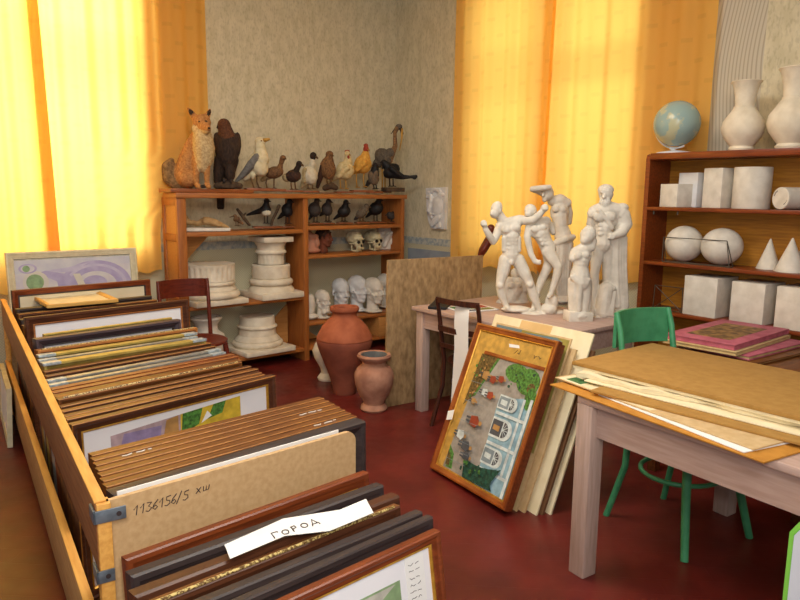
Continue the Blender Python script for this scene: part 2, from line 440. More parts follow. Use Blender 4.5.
def curtain_material(name, dc, tcol, tf):
    m = bpy.data.materials.new(name); m.use_nodes = True; nt = m.node_tree; N = nt.nodes.new; Lk = nt.links.new
    nt.nodes.remove(nt.nodes['Principled BSDF']); out = nt.nodes['Material Output']
    tc = N('ShaderNodeTexCoord'); mp = N('ShaderNodeMapping'); Lk(tc.outputs['UV'], mp.inputs[0]); mp.inputs['Scale'].default_value = (1, 1, 1)
    br = N('ShaderNodeTexBrick'); Lk(mp.outputs[0], br.inputs['Vector']); br.inputs['Scale'].default_value = 5
    br.inputs['Brick Width'].default_value = .9; br.inputs['Row Height'].default_value = .7; br.inputs['Mortar Size'].default_value = .30; br.inputs['Mortar Smooth'].default_value = .15
    def two(fac, a, b):
        x = N('ShaderNodeMix'); x.data_type = 'RGBA'; Lk(fac, x.inputs[0]); x.inputs[6].default_value = (*lin(a), 1); x.inputs[7].default_value = (*lin(b), 1); return x.outputs[2]
    dcol = two(br.outputs['Fac'], tuple(v*.955 for v in dc), dc)
    tcc = two(br.outputs['Fac'], tuple(v*.985 for v in tcol), tcol)
    d = N('ShaderNodeBsdfDiffuse'); t = N('ShaderNodeBsdfTranslucent'); mx = N('ShaderNodeMixShader'); mx.inputs[0].default_value = tf
    Lk(dcol, d.inputs[0]); Lk(tcc, t.inputs[0]); Lk(d.outputs[0], mx.inputs[1]); Lk(t.outputs[0], mx.inputs[2]); Lk(mx.outputs[0], out.inputs[0])
    MATS[name] = m
curtain_material('curtain_yellow', (248, 192, 104), (255, 212, 106), .5)

def glass_material():
    m = bpy.data.materials.new('window_glass'); m.use_nodes = True; nt = m.node_tree; N = nt.nodes.new
    out = nt.nodes['Material Output']; nt.nodes.remove(nt.nodes['Principled BSDF'])
    a = N('ShaderNodeBsdfTransparent'); g = N('ShaderNodeBsdfGlossy'); g.inputs['Roughness'].default_value = .02; x = N('ShaderNodeMixShader'); x.inputs[0].default_value = .07
    nt.links.new(a.outputs[0], x.inputs[1]); nt.links.new(g.outputs[0], x.inputs[2]); nt.links.new(x.outputs[0], out.inputs[0]); MATS['window_glass'] = m
glass_material()

# ------------------------------------------------------------------ the room
LW, RW, CZ = 5.75, 4.595, 3.55         # left wall plane y, right wall plane x, ceiling height
XMIN, YMIN = -2.0, -1.6
struct('floor', MB().bb((XMIN, YMIN, -.12), (RW+.3, LW+.3, 0)), 'floor_paint')
struct('ceiling', MB().bb((XMIN, YMIN, CZ), (RW+.3, LW+.3, CZ+.12)), 'ceiling_paint')
W1 = (-.35, 1.90, 1.12, 3.3); W2 = (2.88, 4.50, 1.12, 3.3)
m = MB(); T = .3
m.bb((XMIN, LW, 0), (RW+T, LW+T, W1[2])).bb((XMIN, LW, W1[3]), (RW+T, LW+T, CZ))
m.bb((XMIN, LW, W1[2]), (W1[0], LW+T, W1[3])).bb((W1[1], LW, W1[2]), (RW+T, LW+T, W1[3]))
struct('wall_left', m, 'paper_left_wall')
m = MB()
m.bb((RW, YMIN, 0), (RW+T, LW, W2[2])).bb((RW, YMIN, W2[3]), (RW+T, LW, CZ))
m.bb((RW, YMIN, W2[2]), (RW+T, W2[0], W2[3])).bb((RW, W2[1], W2[2]), (RW+T, LW, W2[3]))
struct('wall_right', m, 'paper_right_wall')
struct('trim_1', MB().bb((2.0, LW-.004, 1.03), (RW-.004, LW, 1.10)), 'border_strip')
struct('trim_2', MB().bb((RW-.004, 4.5, 1.03), (RW, LW-.004, 1.10)), 'border_strip')
mat("blue_grey_paint", (150, 158, 166), (134, 142, 152), 8, .7)
struct("trim_3", MB().bb((RW-.006, 4.66, .55), (RW, 5.5, .98)), "blue_grey_paint")
# baseboards
struct('baseboard_left', MB().bb((XMIN, LW-.02, 0), (RW, LW, .10), bev=.004), 'cabinet_wood')
struct('baseboard_right', MB().bb((RW-.02, YMIN, 0), (RW, LW-.02, .10), bev=.004), 'cabinet_wood')
def window(name, ax, a, b, z0, z1, pos):
    def q(u, v, w): return (u, v, w) if ax == 'x' else (v, u, w)
    m = MB()
    def B(u0, u1, w0, w1, d=.05): m.bb(q(u0, pos-d/2, w0), q(u1, pos+d/2, w1), bev=.004)
    f = .06
    B(a, a+f, z0, z1); B(b-f, b, z0, z1); B(a+f, b-f, z0, z0+f); B(a+f, b-f, z1-f, z1)
    mid = (a+b)/2; B(mid-.04, mid+.04, z0+f, z1-f, .06); B(a+f, b-f, 2.52, 2.58)
    w = struct(name, m, 'window_paint')
    g = MB(); g.bb(q(a+f, pos-.003, z0+f), q(b-f, pos+.003, z1-f)); p = obj('window_pane', g, 'window_glass', parent=w)
    s = MB(); s.bb(q(a, pos-.13 if ax == 'x' else pos-.13, z0-.03), q(b, pos-.03, z0), bev=.004); obj('window_sill', s, 'window_paint', parent=w)
window('window_1', 'x', *W1, LW+.16); window('window_2', 'y', *W2, RW+.16)

# curtains
def curtain(name, label, ax, pos, e0, e1, z0, z1, amp, fold, seed, seam_shade=None):
    rnd = random.Random(seed); bm = bmesh.new(); uvl = bm.loops.layers.uv.new('uv'); nu, nz = 150, 24; G = []
    ph = [rnd.uniform(0, 6) for _ in range(4)]
    for j in range(nz+1):
        z = z0+(z1-z0)*j/nz; row = []; a, b = e0(z), e1(z)
        for i in range(nu+1):
            t = i/nu; u = a+(b-a)*t; s = u
            d = amp*(.6*math.sin(2*PI*s/fold+ph[0]+.35*math.sin(z*1.1+ph[1]))+.4*math.sin(2*PI*s/(fold*.57)+ph[2])+.3*math.sin(2*PI*s/(fold*2.3)+ph[3]))
            d *= .75+.25*(1-(z-z0)/(z1-z0))
            zz = z + (.012*math.sin(2*PI*s/fold+1) if j == 0 else 0)
            v = (u, pos+d, zz) if ax == 'x' else (pos+d, u, zz)
            row.append((bm.verts.new(v), s, z))
        G.append(row)
    for j in range(nz):
        for i in range(nu):
            q = (G[j][i], G[j][i+1], G[j+1][i+1], G[j+1][i]); f = bm.faces.new([k[0] for k in q]); f.smooth = True
            for lp, k in zip(f.loops, q): lp[uvl].uv = (k[1], k[2])
    G2 = [[(tuple(k[0].co), k[1], k[2]) for k in row] for row in G]
    me = bpy.data.meshes.new(name); bm.to_mesh(me); bm.free()
    o = tag(link(name, me, 'curtain_yellow'), label, 'curtain', 'yellow curtains over the two windows')
    if seam_shade is not None:      # extra cloth layer added along the meeting edge to darken the seam
        bm = bmesh.new(); k0, k1 = (0, max(3, int(seam_shade*nu/abs(e1(2)-e0(2))))) if ax == 'x' and e0(2) > 1 or ax == 'y' and e0(2) < 3 and False else (nu-max(3, int(seam_shade*nu/abs(e1(2)-e0(2)))), nu)
        uvl = bm.loops.layers.uv.new('uv')
        for lay in (1,):
            R_ = []
            for j in range(nz+1):
                row = []
                for i in range(k0, k1+1):
                    u, z = G2[j][i][1], G2[j][i][2]; c = Vector(G2[j][i][0]); c[1 if ax == 'x' else 0] += .004*lay
                    row.append((bm.verts.new(c), u, z))
                R_.append(row)
            for j in range(nz):
                for i in range(k1-k0):
                    q = (R_[j][i], R_[j][i+1], R_[j+1][i+1], R_[j+1][i]); f = bm.faces.new([k[0] for k in q]); f.smooth = True
                    for lp, k in zip(f.loops, q): lp[uvl].uv = (k[1], k[2])
        mh = bpy.data.meshes.new('seam_shade'); bm.to_mesh(mh); bm.free(); link('seam_shade', mh, 'curtain_yellow', o)
    return o
def lerp(a, b, t): return a+(b-a)*max(0, min(1, t))
curtain('curtain', 'bright yellow curtain panel at the far left edge of the left window', 'x', LW-.17, lambda z: -.9, lambda z: 1.225-.02*(z-2), .80, 3.5, .03, .19, 3, seam_shade=.075)
curtain('curtain', 'yellow curtain panel behind the stuffed fox, right half of the left window', 'x', LW-.10, lambda z: 1.115-.02*(z-2), lambda z: lerp(2.03, 2.49, (z-1.3)/.6), .88, 3.5, .028, .2, 5)
curtain('curtain', 'golden curtain panel beside the plaster relief, over the left half of the right window', 'y', RW-.17, lambda z: 3.60-.02*(z-2), lambda z: 4.665, .90, 3.5, .022, .23, 8)
curtain('curtain', 'golden curtain panel behind the globe, right half of the right window', 'y', RW-.055, lambda z: 2.32, lambda z: 3.73-.02*(z-2), .90, 3.5, .022, .25, 11, seam_shade=.075)

# ------------------------------------------------------------------ bookcase against the left wall
BY = 5.31; BB = 5.64
def bookcase_left():
    t = thing('bookcase', 'orange brown open bookcase in the corner carrying stuffed birds and plaster casts', 'bookcase', (2.05, BY, 0))
    ox = Vector((2.05, BY, 0))
    def part(n, mb, m='shelf_wood', **k): return obj(n, mb, m, parent=t, **k)
    D = BB-BY
    # open framed left end
    m = MB().bb((0, 0, 0), (.075, .04, 1.49), bev=.004).bb((0, D-.05, 0), (.05, D, 1.49), bev=.004)
    for z in (.10, .62, 1.14, 1.43): m.bb((0, .04, z), (.03, D-.05, z+.06), bev=.003)
    part('end_frame', m, 'shelf_wood_upright')
    part('end_panel', MB().bb((.012, .04, .16), (.02, D-.05, .62)).bb((.012, .04, .68), (.02, D-.05, 1.14)).bb((.012, .04, 1.2), (.02, D-.05, 1.43)), 'pale_ply')
    part('divider', MB().bb((1.155, 0, 0), (1.205, D, 1.49), bev=.003), 'shelf_wood_upright')
    part('side_panel', MB().bb((2.29, 0, 0), (2.33, D, 1.49), bev=.003), 'shelf_wood_upright')
    part('top_board', MB().bb((-.01, -.015, 1.49), (2.35, D-.06, 1.53), bev=.004))
    for z, h in ((1.18, .035), (.575, .028), (.09, .03)):
        part('shelf', MB().bb((.076, .003, z), (1.154, D-.02, z+h), bev=.003))
    for z, h in ((1.205, .035), (.945, .028), (.325, .028), (.09, .03)):
        part('shelf', MB().bb((1.206, .003, z), (2.289, D-.02, z+h), bev=.003))
    part('gusset', MB().prism([(.035, D-.03, 1.178), (.40, D-.03, 1.178), (.035, D-.03, .82)], (0, .012, 0)), 'pale_ply')
    part('gusset', MB().prism([(1.15, D-.03, .125), (.72, D-.03, .125), (1.15, D-.03, .50)], (0, .012, 0)), 'pale_ply')
    part('gusset', MB().prism([(1.21, D-.03, .125), (1.5, D-.03, .125), (1.21, D-.03, .32)], (0, .012, 0)), 'pale_ply')
bookcase_left()

# ---- plaster architectural casts
def column_base(px, py, z, y, prof, label, plinth, fluted=None, name='column_base', rz=.0, cat='plaster cast'):
    """prof in metres from the top of the plinth"""
    p = ony(px, py, y); t = thing(name, label, cat, (p.x, y, z), rz, 'plaster column casts')
    w, h = plinth
    obj('plinth', MB().box((0, 0, h/2), (w, w, h), bev=.008), 'plaster_warm', parent=t)
    obj('moulded_base', MB().lathe([(0, h-.002)]+[(r, zz+h) for r, zz in prof], n=56), 'plaster_warm', parent=t, angle=35)
    zt = prof[-1][1]+h
    if fluted:
        r, h2, n, capz = fluted
        fl = lambda a, z, j: 1-.055*max(0, math.cos(n*a))**.5*(1 if 0 < j < 6 else 0)
        obj('fluted_shaft', MB().lathe([(0, zt-.002), (r, zt), (r, zt+.01), (r, zt+.02), (r, zt+h2-.03), (r, zt+h2-.02), (r, zt+h2-.012), (r*1.01, zt+h2), (0, zt+h2)], n=140, fn=lambda a, z, j: 1-.05*(max(0, math.cos(n*a))**.6 if j in (3, 4) else 0)), 'plaster_warm', parent=t, angle=50)
        zt += h2
        if capz:
            obj('capital', MB().lathe([(0, zt-.001)]+[(rr, zt+q) for rr, q in capz]+[(0, zt+capz[-1][1])], n=56), 'plaster_warm', parent=t, angle=35)
            zt += capz[-1][1]
            obj('abacus', MB().box((0, 0, zt+.024), (.30, .30, .048), bev=.006), 'plaster_warm', parent=t)
    return t
ZS = .603
def torus(r, z0, z1, n=6): return [(r+(z1-z0)/2*math.sin(PI*k/n), z0+(z1-z0)*(.5-.5*math.cos(PI*k/n))) for k in range(n+1)]
column_base(210, 300, ZS, 5.50, torus(.225, 0, .06)+[(.225, .075), (.205, .10)]+torus(.20, .11, .15)+[(.0, .15)], 'low plaster column base with a short fluted drum on the upper left shelf', (.48, .045), (.215, .14, 26, None), rz=.06)
column_base(271.5, 296, ZS, 5.50, [(.21, 0), (.205, .02), (.18, .05)]+torus(.168, .055, .115)+[(.162, .12), (.172, .125), (.172, .235), (.16, .245)], 'tall plaster column with fluted shaft and square capital on the upper left shelf', (.43, .055),
            (.118, .10, 18, [(.14, 0), (.14, .014), (.122, .03), (.122, .055), (.145, .095), (.155, .10)]), rz=.04)
column_base(258, 360, .122, 5.52, torus(.205, 0, .05)+[(.205, .06), (.17, .10), (.165, .15)]+torus(.165, .16, .19)+[(.16, .20), (.155, .27), (.0, .27)], 'round plaster column base with square plinth on the lower left shelf', (.50, .045), None, rz=.05)
p = ony(207, 352, 5.5)
t = thing('plaster_jar', 'wide necked plaster jar behind the brown chair on the lower left shelf', 'jar', (p.x, 5.5, .122))
obj('jar_body', MB().lathe([(0, 0), (.11, 0), (.15, .05), (.165, .14), (.15, .20), (.105, .235), (.095, .26), (.095, .29), (.115, .325), (.135, .345), (.13, .36), (.10, .36), (.085, .33), (.085, .28), (0, .27)], n=48), 'plaster', parent=t)

# ---- generic heads (cast in plaster or clay); local frame faces +X, one unit = chin to crown
def head(name, label, cat, base, h, face, mats='plaster', neck=True, beard=False, hair=False, group=None, disc=True, voxel=None, flayed=False):
    b = Body(); V = Vector; z0 = .34; h *= 1.08
    def E(c, r, m=0, R=None): b.ell(V(((c[0])*h, c[1]*h, (c[2]+z0)*h)), [q*h for q in r], R, m)
    def Cc(pts, m=0): b.cap([(V((p[0]*h, p[1]*h, (p[2]+z0)*h)), p[3]*h) for p in pts], m)
    E((-.07, 0, .68), (.40, .31, .32), 1 if hair else 0); E((.10, 0, .62), (.27, .27, .27)); E((.14, 0, .36), (.23, .235, .34))
    E((.22, 0, .10), (.12, .13, .10)); Cc([(.28, -.15, .56, .055), (.335, 0, .575, .06), (.28, .15, .56, .055)])
    Cc([(.355, 0, .55, .035), (.43, 0, .38, .055)]); Cc([(.37, -.05, .35, .035), (.37, .05, .35, .035)])
    for s in (-1, 1):
        E((.285, s*.115, .47), (.045, .055, .035)); E((.24, s*.16, .36), (.09, .075, .08)); E((-.05, s*.30, .46), (.075, .035, .12)); E((-.01, s*.31, .40), (.04, .03, .05))
        Cc([(-.02, s*.2, .25, .07), (.2, s*.1, .10, .08)])
    Cc([(.345, -.065, .245, .022), (.375, 0, .255, .03), (.345, .065, .245, .022)]); Cc([(.34, -.05, .19, .026), (.36, 0, .185, .032), (.34, .05, .19, .026)])
    if beard:
        for k in range(9): E((.22+.08*math.cos(k), .17*math.sin(k*2.1), .06-.03*(k % 3)), (.11, .10, .13), 1 if hair else 0)
    if flayed:
        for s in (-1, 1):
            for k in range(4): Cc([(-.1+.1*k, s*.30, .62-.08*k, .03), (.12+.03*k, s*.22, .2, .025)])
    if hair:
        for k in range(40):
            a = k*2.4; q = 1-(k+.5)/40*1.25; rr = math.sqrt(max(0, 1-q*q))
            if q > .1 or math.cos(a) < .2: E((-.07+.40*rr*math.cos(a), .31*rr*math.sin(a), .68+.32*q), (.07, .07, .06), 1)
    if neck:
        Cc([(-.08, 0, .34, .24), (-.08, 0, -.02, .22), (-.06, 0, -.20, .25)])
        if disc: E((-.04, 0, -.27), (.38, .36, .07))
    o = b.build(name, mats if isinstance(mats, list) else [mats], voxel or h*.024, loc=base, rot=(0, 0, face))
    tag(o, label, cat, group); return o
def at_shelf(px, z, y): p = ony(px, 300, y); return Vector((p.x, y, z))
R4 = .353
FA = -YAW
G = 'plaster heads on the second lowest right shelf'
head('plaster_bust', 'small bearded plaster head, leftmost full head on the lower right shelf', 'plaster head', at_shelf(323, R4+.06, 5.42)-Vector((0, 0, .06)), .195, FA-.75, beard=True, group=G, disc=True)
head('plaster_bust', 'bald plaster head behind the big terracotta jar mouth', 'plaster head', at_shelf(341, R4, 5.52), .25, FA-1.0, 'plaster_cool', group=G)
head('plaster_bust', 'bluish flayed plaster head, third full head on the lower right shelf', 'plaster head', at_shelf(358, R4, 5.54), .26, FA-.75, 'plaster_cool', group=G, flayed=True)
head('plaster_bust', 'warm white flayed plaster head standing nearest the front edge beside the board', 'plaster head', at_shelf(374, R4, 5.40), .25, FA-.65, 'plaster', group=G, flayed=True)
head('plaster_bust', 'plaster head half hidden behind another at the right end of the shelf', 'plaster head', at_shelf(387, R4, 5.56), .255, FA-.6, 'plaster', group=G)
p = at_shelf(309.5, R4, 5.46)
b = Body(); b.cap([(Vector((0, 0, .08)), .05), (Vector((0, 0, .16)), .055), (Vector((.0, 0, .2)), .05)]); b.ell((.0, 0, .03), (.09, .09, .03)); b.ell((.03, 0, .14), (.04, .03, .05))
tag(b.build('plaster_bust', ['plaster'], .006, loc=p), 'small plaster bust half hidden behind the bookcase divider', 'bust')

# middle shelf, right bay
R3 = .974
head('clay_bust', 'dark brown terracotta head in profile on the middle shelf', 'clay head', at_shelf(325, R3, 5.46), .162, FA-.15, ['terracotta_dark', 'hair_brown'], hair=True, disc=False)
p = at_shelf(312, R3, 5.50)
b = Body()
for c, r in (((0, 0, .10), (.075, .05, .10)), ((.05, -.02, .10), (.03, .04, .05)), ((.0, 0, .03), (.09, .06, .03)), ((.02, -.03, .16), (.05, .03, .03)), ((-.03, 0, .17), (.05, .05, .05))): b.ell(c, r)
tag(b.build('clay_mask', ['terracotta_pink'], .007, loc=p, rot=(0, 0, -.5)), 'pinkish clay mask behind the divider, left of the dark clay head', 'clay mask')
def skull(px, y, label, face):
    h = .19; b = Body(); V = Vector
    def E(c, r, m=0): b.ell(V([q*h for q in c]), [q*h for q in r], None, m)
    E((-.08, 0, .72), (.52, .40, .38)); E((.22, 0, .45), (.24, .28, .28)); E((.30, 0, .22), (.16, .2, .12)); E((.26, 0, .10), (.16, .2, .08))
    for s in (-1, 1):
        b.cap([(V((-.05*h, s*.36*h, .42*h)), .04*h), (V((.28*h, s*.31*h, .44*h)), .05*h)]); b.cap([(V((.42*h, s*.05*h, .66*h)), .05*h), (V((.36*h, s*.28*h, .66*h)), .05*h)])
        b.cap([(V((.0, s*.26*h, .36*h)), .05*h), (V((.02*h, s*.25*h, .08*h)), .05*h), (V((.3*h, s*.14*h, .04*h)), .05*h)])
    o = thing('skull', label, 'skull', at_shelf(px, R3, y), face, 'skulls on the middle shelf')
    b.build('cranium', ['bone'], .005, parent=o)
    for s in (-1, 1): obj('eye_socket', MB().ell((.41*h, s*.15*h, .52*h), (.07*h, .10*h, .09*h), sub=2), 'head_dark', parent=o)
    obj('nose_hole', MB().ell((.45*h, 0, .34*h), (.04*h, .05*h, .07*h), sub=2), 'head_dark', parent=o)
    m = MB()
    for k in range(8): m.box((.44*h-abs(k-3.5)*.012*h, (k-3.5)*.055*h, .2*h), (.04*h, .045*h, .11*h), bev=.001)
    obj('teeth', m, 'bone', parent=o)
skull(355, 5.45, 'yellowed skull, left one of two on the middle shelf', FA-.7)
skull(373, 5.47, 'yellowed skull beside the white plaster relief block', FA-.75)
p = at_shelf(388, R3, 5.50)
b = Body(); 
t = thing('relief_block', 'white plaster relief block at the right end of the middle shelf', 'plaster cast', p, -.35)
obj('slab', MB().box((0, .02, .115), (.22, .07, .23), bev=.006), 'plaster', parent=t)
b.cap([(Vector((-.05, -.02, .04)), .025), (Vector((-.02, -.025, .12)), .03), (Vector((.05, -.02, .19)), .02)]); b.ell((.04, -.02, .09), (.04, .02, .05)); b.ell((-.06, -.02, .17), (.03, .02, .03))
b.build('carving', ['plaster'], .006, parent=t)
# bottom of the right bay
p = at_shelf(388, .12, 5.36)
t = thing('wooden_box', 'yellow brown wooden box behind the leaning board', 'box', (p.x, 5.45, .122))
obj('box_body', MB().bb((-.15, -.14, 0), (.15, .14, .195), bev=.004), 'pale_ply', parent=t)
obj('finger_slot', MB().box((-.02, -.141, .10), (.06, .004, .014), bev=.001), 'black_plastic', parent=t)
p = onz(326, 378)
t = thing('plaster_bottle', 'pale plaster bottle on the floor half hidden behind the big terracotta jar', 'bottle', (3.03, 4.66, 0))
obj('bottle_body', MB().lathe([(0, 0), (.08, 0), (.085, .02), (.055, .06), (.06, .10), (.11, .19), (.125, .25), (.10, .31), (.045, .345), (.04, .385), (.055, .40), (0, .40)], n=40), 'plaster_warm', parent=t)

# ------------------------------------------------------------------ terracotta jars on the floor
t = thing('terracotta_jar', 'large terracotta amphora shaped jar on the floor before the bookcase', 'jar', (2.92, 4.25, 0))
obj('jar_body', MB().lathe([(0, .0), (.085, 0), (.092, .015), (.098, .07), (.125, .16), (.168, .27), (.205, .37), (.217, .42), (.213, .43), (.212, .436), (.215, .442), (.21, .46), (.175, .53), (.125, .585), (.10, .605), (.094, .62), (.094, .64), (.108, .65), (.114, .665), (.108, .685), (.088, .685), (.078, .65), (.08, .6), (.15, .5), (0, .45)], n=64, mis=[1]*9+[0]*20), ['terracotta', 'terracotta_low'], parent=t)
t = thing('terracotta_jar', 'small dusty terracotta pot with flared rim beside the leaning board', 'jar', (2.853, 3.78, 0))
obj('jar_body', MB().lathe([(0, 0), (.088, 0), (.098, .015), (.093, .035), (.075, .05), (.077, .065), (.11, .12), (.135, .19), (.142, .25), (.139, .275), (.122, .31), (.088, .335), (.082, .355), (.098, .37), (.117, .385), (.122, .40), (.115, .415), (.095, .41)], n=64), 'terracotta_dusty', parent=t)
obj('inside', MB().lathe([(.095, .41), (.077, .37), (.075, .34), (.11, .29), (.11, .22), (.0, .18)], n=48), 'pot_inside', parent=t)

# ------------------------------------------------------------------ stuffed animals on the bookcase
ZT = 1.53
def animal(name, label, cat, px, py, y, z, fn, mats, voxel=.007, base=None, group='stuffed birds on top of the bookcase', bmat='plinth_wood', smooth=2):
    w = ony(px, py, y); w.z = z
    tr = Trace(px, py, w)
    t = thing(name, label, cat, w, 0, group)
    b = Body(tr); fn(b)
    b.build('body', mats, voxel, parent=t, smooth=smooth)
    if base:
        x0, x1, h, dep = base; s = tr.s; m = MB()
        c = tr.p((x0+x1)/2, py)
        ang = math.atan2(RIGHT.y, RIGHT.x)*.45
        m.box((c.x, c.y, h*s/2+.0005), ((x1-x0)*s*.98, dep, h*s), rot=(0, 0, ang), bev=.003)
        obj('stand', m, bmat, parent=t)
    return t
def legs(b, L, r=.75, m=0, toes=True):
    for q in L:
        b.TB([(x, y, r, *(d,)) for x, y, d in q], m)
        x, y, d = q[-1]
        if toes:
            for dx, dd in ((3.0, -1), (2.4, -2.6), (2.4, 1), (-1.6, .4)): b.TB([(x, y, r*.9, d), (x+dx, y+.4, r*.5, d+dd)], m)

def fox(b):
    # 0 orange 1 pale 2 tail 3 dark
    b.E(202, 122.5, 9, 8.5, 8.5, 0); b.L([(203, 126, 6, -4), (206.5, 128, 4.2, -10), (208.5, 128.5, 2.6, -14)], 0); b.L([(204, 130, 4.5, -6), (207.5, 131, 2.6, -12)], 1)
    b.E(196.5, 129, 5, 5.5, 5, -2, m=1); b.E(208, 129, 3, 4.5, 4, -1, m=1)
    b.E(209, 128, 1.4, 1.2, 1.4, -16, m=3)
    for x, d in ((199, -8.0), (206.3, -7)): b.E(x, 121.5, 1.2, 1.1, 1, d, m=3)
    b.L([(194.5, 117, 3.6, 1), (190.5, 111.5, 2.6, 1), (187.8, 108, 1, 1)], 0); b.E(191, 112.3, 2.2, 3.2, 1.2, -1.4, rot=35, m=3)
    b.L([(207, 116, 3.3, 2), (209.2, 112, 2.3, 2), (210.2, 108.5, .9, 2)], 0); b.E(209, 112.6, 1.7, 2.9, 1.2, -.4, rot=-14, m=3)
    b.L([(201, 130, 8, 0), (203, 139, 10.2, -1), (204, 148, 11, -2), (204, 158, 9.5, -2), (203, 166, 7, -2)], 1)
    b.L([(196, 137, 6, 5), (193, 150, 10, 7), (189, 164, 12, 8), (186, 175, 12.5, 8)], 0); b.E(188, 178, 11, 10, 10, 2, m=0)
    b.L([(197, 158, 4.5, -3), (196.5, 172, 3.2, -4), (196.5, 184, 2.7, -4), (198.5, 187, 2.6, -8)], 0); b.L([(206.5, 158, 4.2, -3), (207, 172, 3.1, -3), (207, 184, 2.6, -3), (209, 187, 2.5, -7)], 0)
    b.E(203, 186.5, 3, 2, 3, -6, m=3)
    b.L([(188, 186, 5, 8), (177, 185, 6.2, 5), (169.5, 178, 7.2, 3), (168, 167, 6.4, 3), (171.5, 160.5, 3, 3)], 2)
animal('stuffed_fox', 'stuffed red fox sitting at the left end of the bookcase top', 'stuffed fox', 195, 189, 5.46, ZT+.034, fox, ['fox_orange', 'fox_pale', 'fox_tail', 'head_dark'], .009, None, group=None)
c = ony(195, 189, 5.44)
tag(obj('display_board', MB().box((0, 0, .017), (.52, .26, .032), bev=.004), 'plinth_wood', loc=(c.x+.01, 5.45, ZT+.001)), 'wooden stand board under the stuffed fox', 'stand')

def hawk(b):
    b.E(224, 125, 6.6, 6.6, 7, -1, m=1); b.L([(219.5, 125.5, 2.2, -4), (217.3, 127.5, 1.2, -5)], 2); b.L([(225, 129, 7, 0), (227, 137, 8.5, 0)], 1)
    b.E(227, 150, 12, 20, 10, 0, m=0); b.E(218.5, 145, 4.6, 13, 6, 1, rot=8, m=0); b.E(236.5, 146, 4.6, 14, 6, 1, rot=-6, m=0)
    b.L([(234, 160, 5, 3), (231, 178, 3, 5)], 0); b.L([(220, 160, 6, 0), (219, 172, 6, 3), (217.5, 181, 4, 4)], 0); b.E(230, 173, 5.5, 9, 6, -3, m=0)
    for k in range(3): b.L([(219+k*2, 172, 3, 8), (218.6+k*2.2, 192, 2.4, 14), (218.5+k*2.2, 208, 1.6, 15)], 0)
    b.L([(217, 186, 3.5, -3), (228, 184, 4.2, -2), (240, 186, 3.2, -3)], 3); b.E(228, 187, 10, 2.6, 6, -2, m=3)
    for x in (224, 231): b.TB([(x, 178, 1.6, -5), (x, 183, 1.3, -6)], 2)
animal('stuffed_hawk', 'dark brown stuffed hawk perched beside the fox with its tail hanging down', 'stuffed bird', 232, 189.5, 5.50, ZT+.034, hawk, ['hawk_brown', 'hawk_head', 'beak_dark', 'bark'], .008, None)
c = ony(234, 190, 5.42)
tag(obj('display_board', MB().box((0, 0, .017), (.30, .22, .032), bev=.004), 'plinth_wood', loc=(c.x, 5.46, ZT+.001)), 'wooden stand board under the dark brown hawk', 'stand')

def gull(b):
    b.E(260, 142, 5.6, 5.2, 5, 0, rot=-10); b.L([(260, 145, 5.2, 0), (260.5, 152, 6.2, 0), (261, 159, 8.4, 0)]); b.E(258.5, 165, 9.2, 12.5, 8.5, 0, rot=32)
    b.L([(252, 172, 6, 1), (245, 178, 3.2, 1)]); b.L([(256, 157, 3.4, -7), (250, 166, 4.2, -7), (242, 176, 2.8, -5), (235, 182.5, 1.2, -3)], 1); b.L([(254, 158, 3.4, 5), (246, 171, 3.6, 5), (236, 181, 1.2, 2)], 1)
    b.TB([(263.5, 140.5, 2.1, -1), (267, 139.6, 1.6, -2), (270, 139, 1.0, -2)], 2); b.E(261.5, 140.6, .7, .7, .6, -5, m=3)
    b.L([(253, 175, 3, -2), (253, 178, 1.6, -2)]); legs(b, [[(251, 177, -2), (252, 182, -2), (254, 188, -3)], [(256.5, 176, 2), (257, 182, 2), (259, 187.5, 1)]], .75, 3)
animal('stuffed_gull', 'white stuffed gull with grey wings standing right of the hawk', 'stuffed bird', 255, 189, 5.46, ZT+.02, gull, ['gull_white', 'gull_grey', 'beak_yellow', 'bird_leg'], .006, (245, 272, 3, .16))
def duck1(b):
    b.L([(282.5, 158.5, 2.9, -4), (281, 164, 2.3, -3), (279.5, 169, 3.4, -2)], 1); b.E(283, 157.8, 3.1, 2.8, 3, -5, m=1); b.E(274.5, 172.5, 9.5, 6.2, 7, 0, rot=12); b.L([(268, 176, 4, 2), (262, 180, 2, 3)], 2); b.TB([(284.5, 158, 1.3, -6), (286, 159, .7, -8)], 3)
    legs(b, [[(267, 178, -1), (266, 183, -1), (267, 188, -1)], [(274, 178, 0), (274, 183, 0), (274, 188, 0)]], .7, 3)
animal('stuffed_duck', 'brown stuffed duck with raised neck right of the gull', 'stuffed bird', 271, 189, 5.48, ZT+.018, duck1, ['duck_brown', 'falcon_brown', 'duck_pale', 'bird_leg'], .006, (262, 285, 2.6, .14))
def duck2(b):
    b.E(293.5, 176, 8, 6.6, 6.5, 0, rot=6); b.E(287, 177.5, 5, 4.6, 5, 2, m=2); b.L([(296, 171, 3.2, -2), (298.5, 166, 2.6, -3)], 1); b.E(299.2, 164, 3.3, 3.4, 3.2, -3, m=1); b.TB([(301.5, 164.5, 1.3, -4), (303.5, 166, .8, -5)], 3)
    legs(b, [[(291, 181, 0), (291, 184, 0), (291.5, 189, 0)], [(295, 181, 1), (295, 184, 1), (295.5, 189, 1)]], .7, 3)
animal('stuffed_duck', 'dark brown stuffed duck with blackish head, left of the white duck', 'stuffed bird', 293, 190, 5.46, ZT+.014, duck2, ['duck_dark', 'head_dark', 'duck_pale', 'bird_leg'], .006, (284, 302, 2, .14))
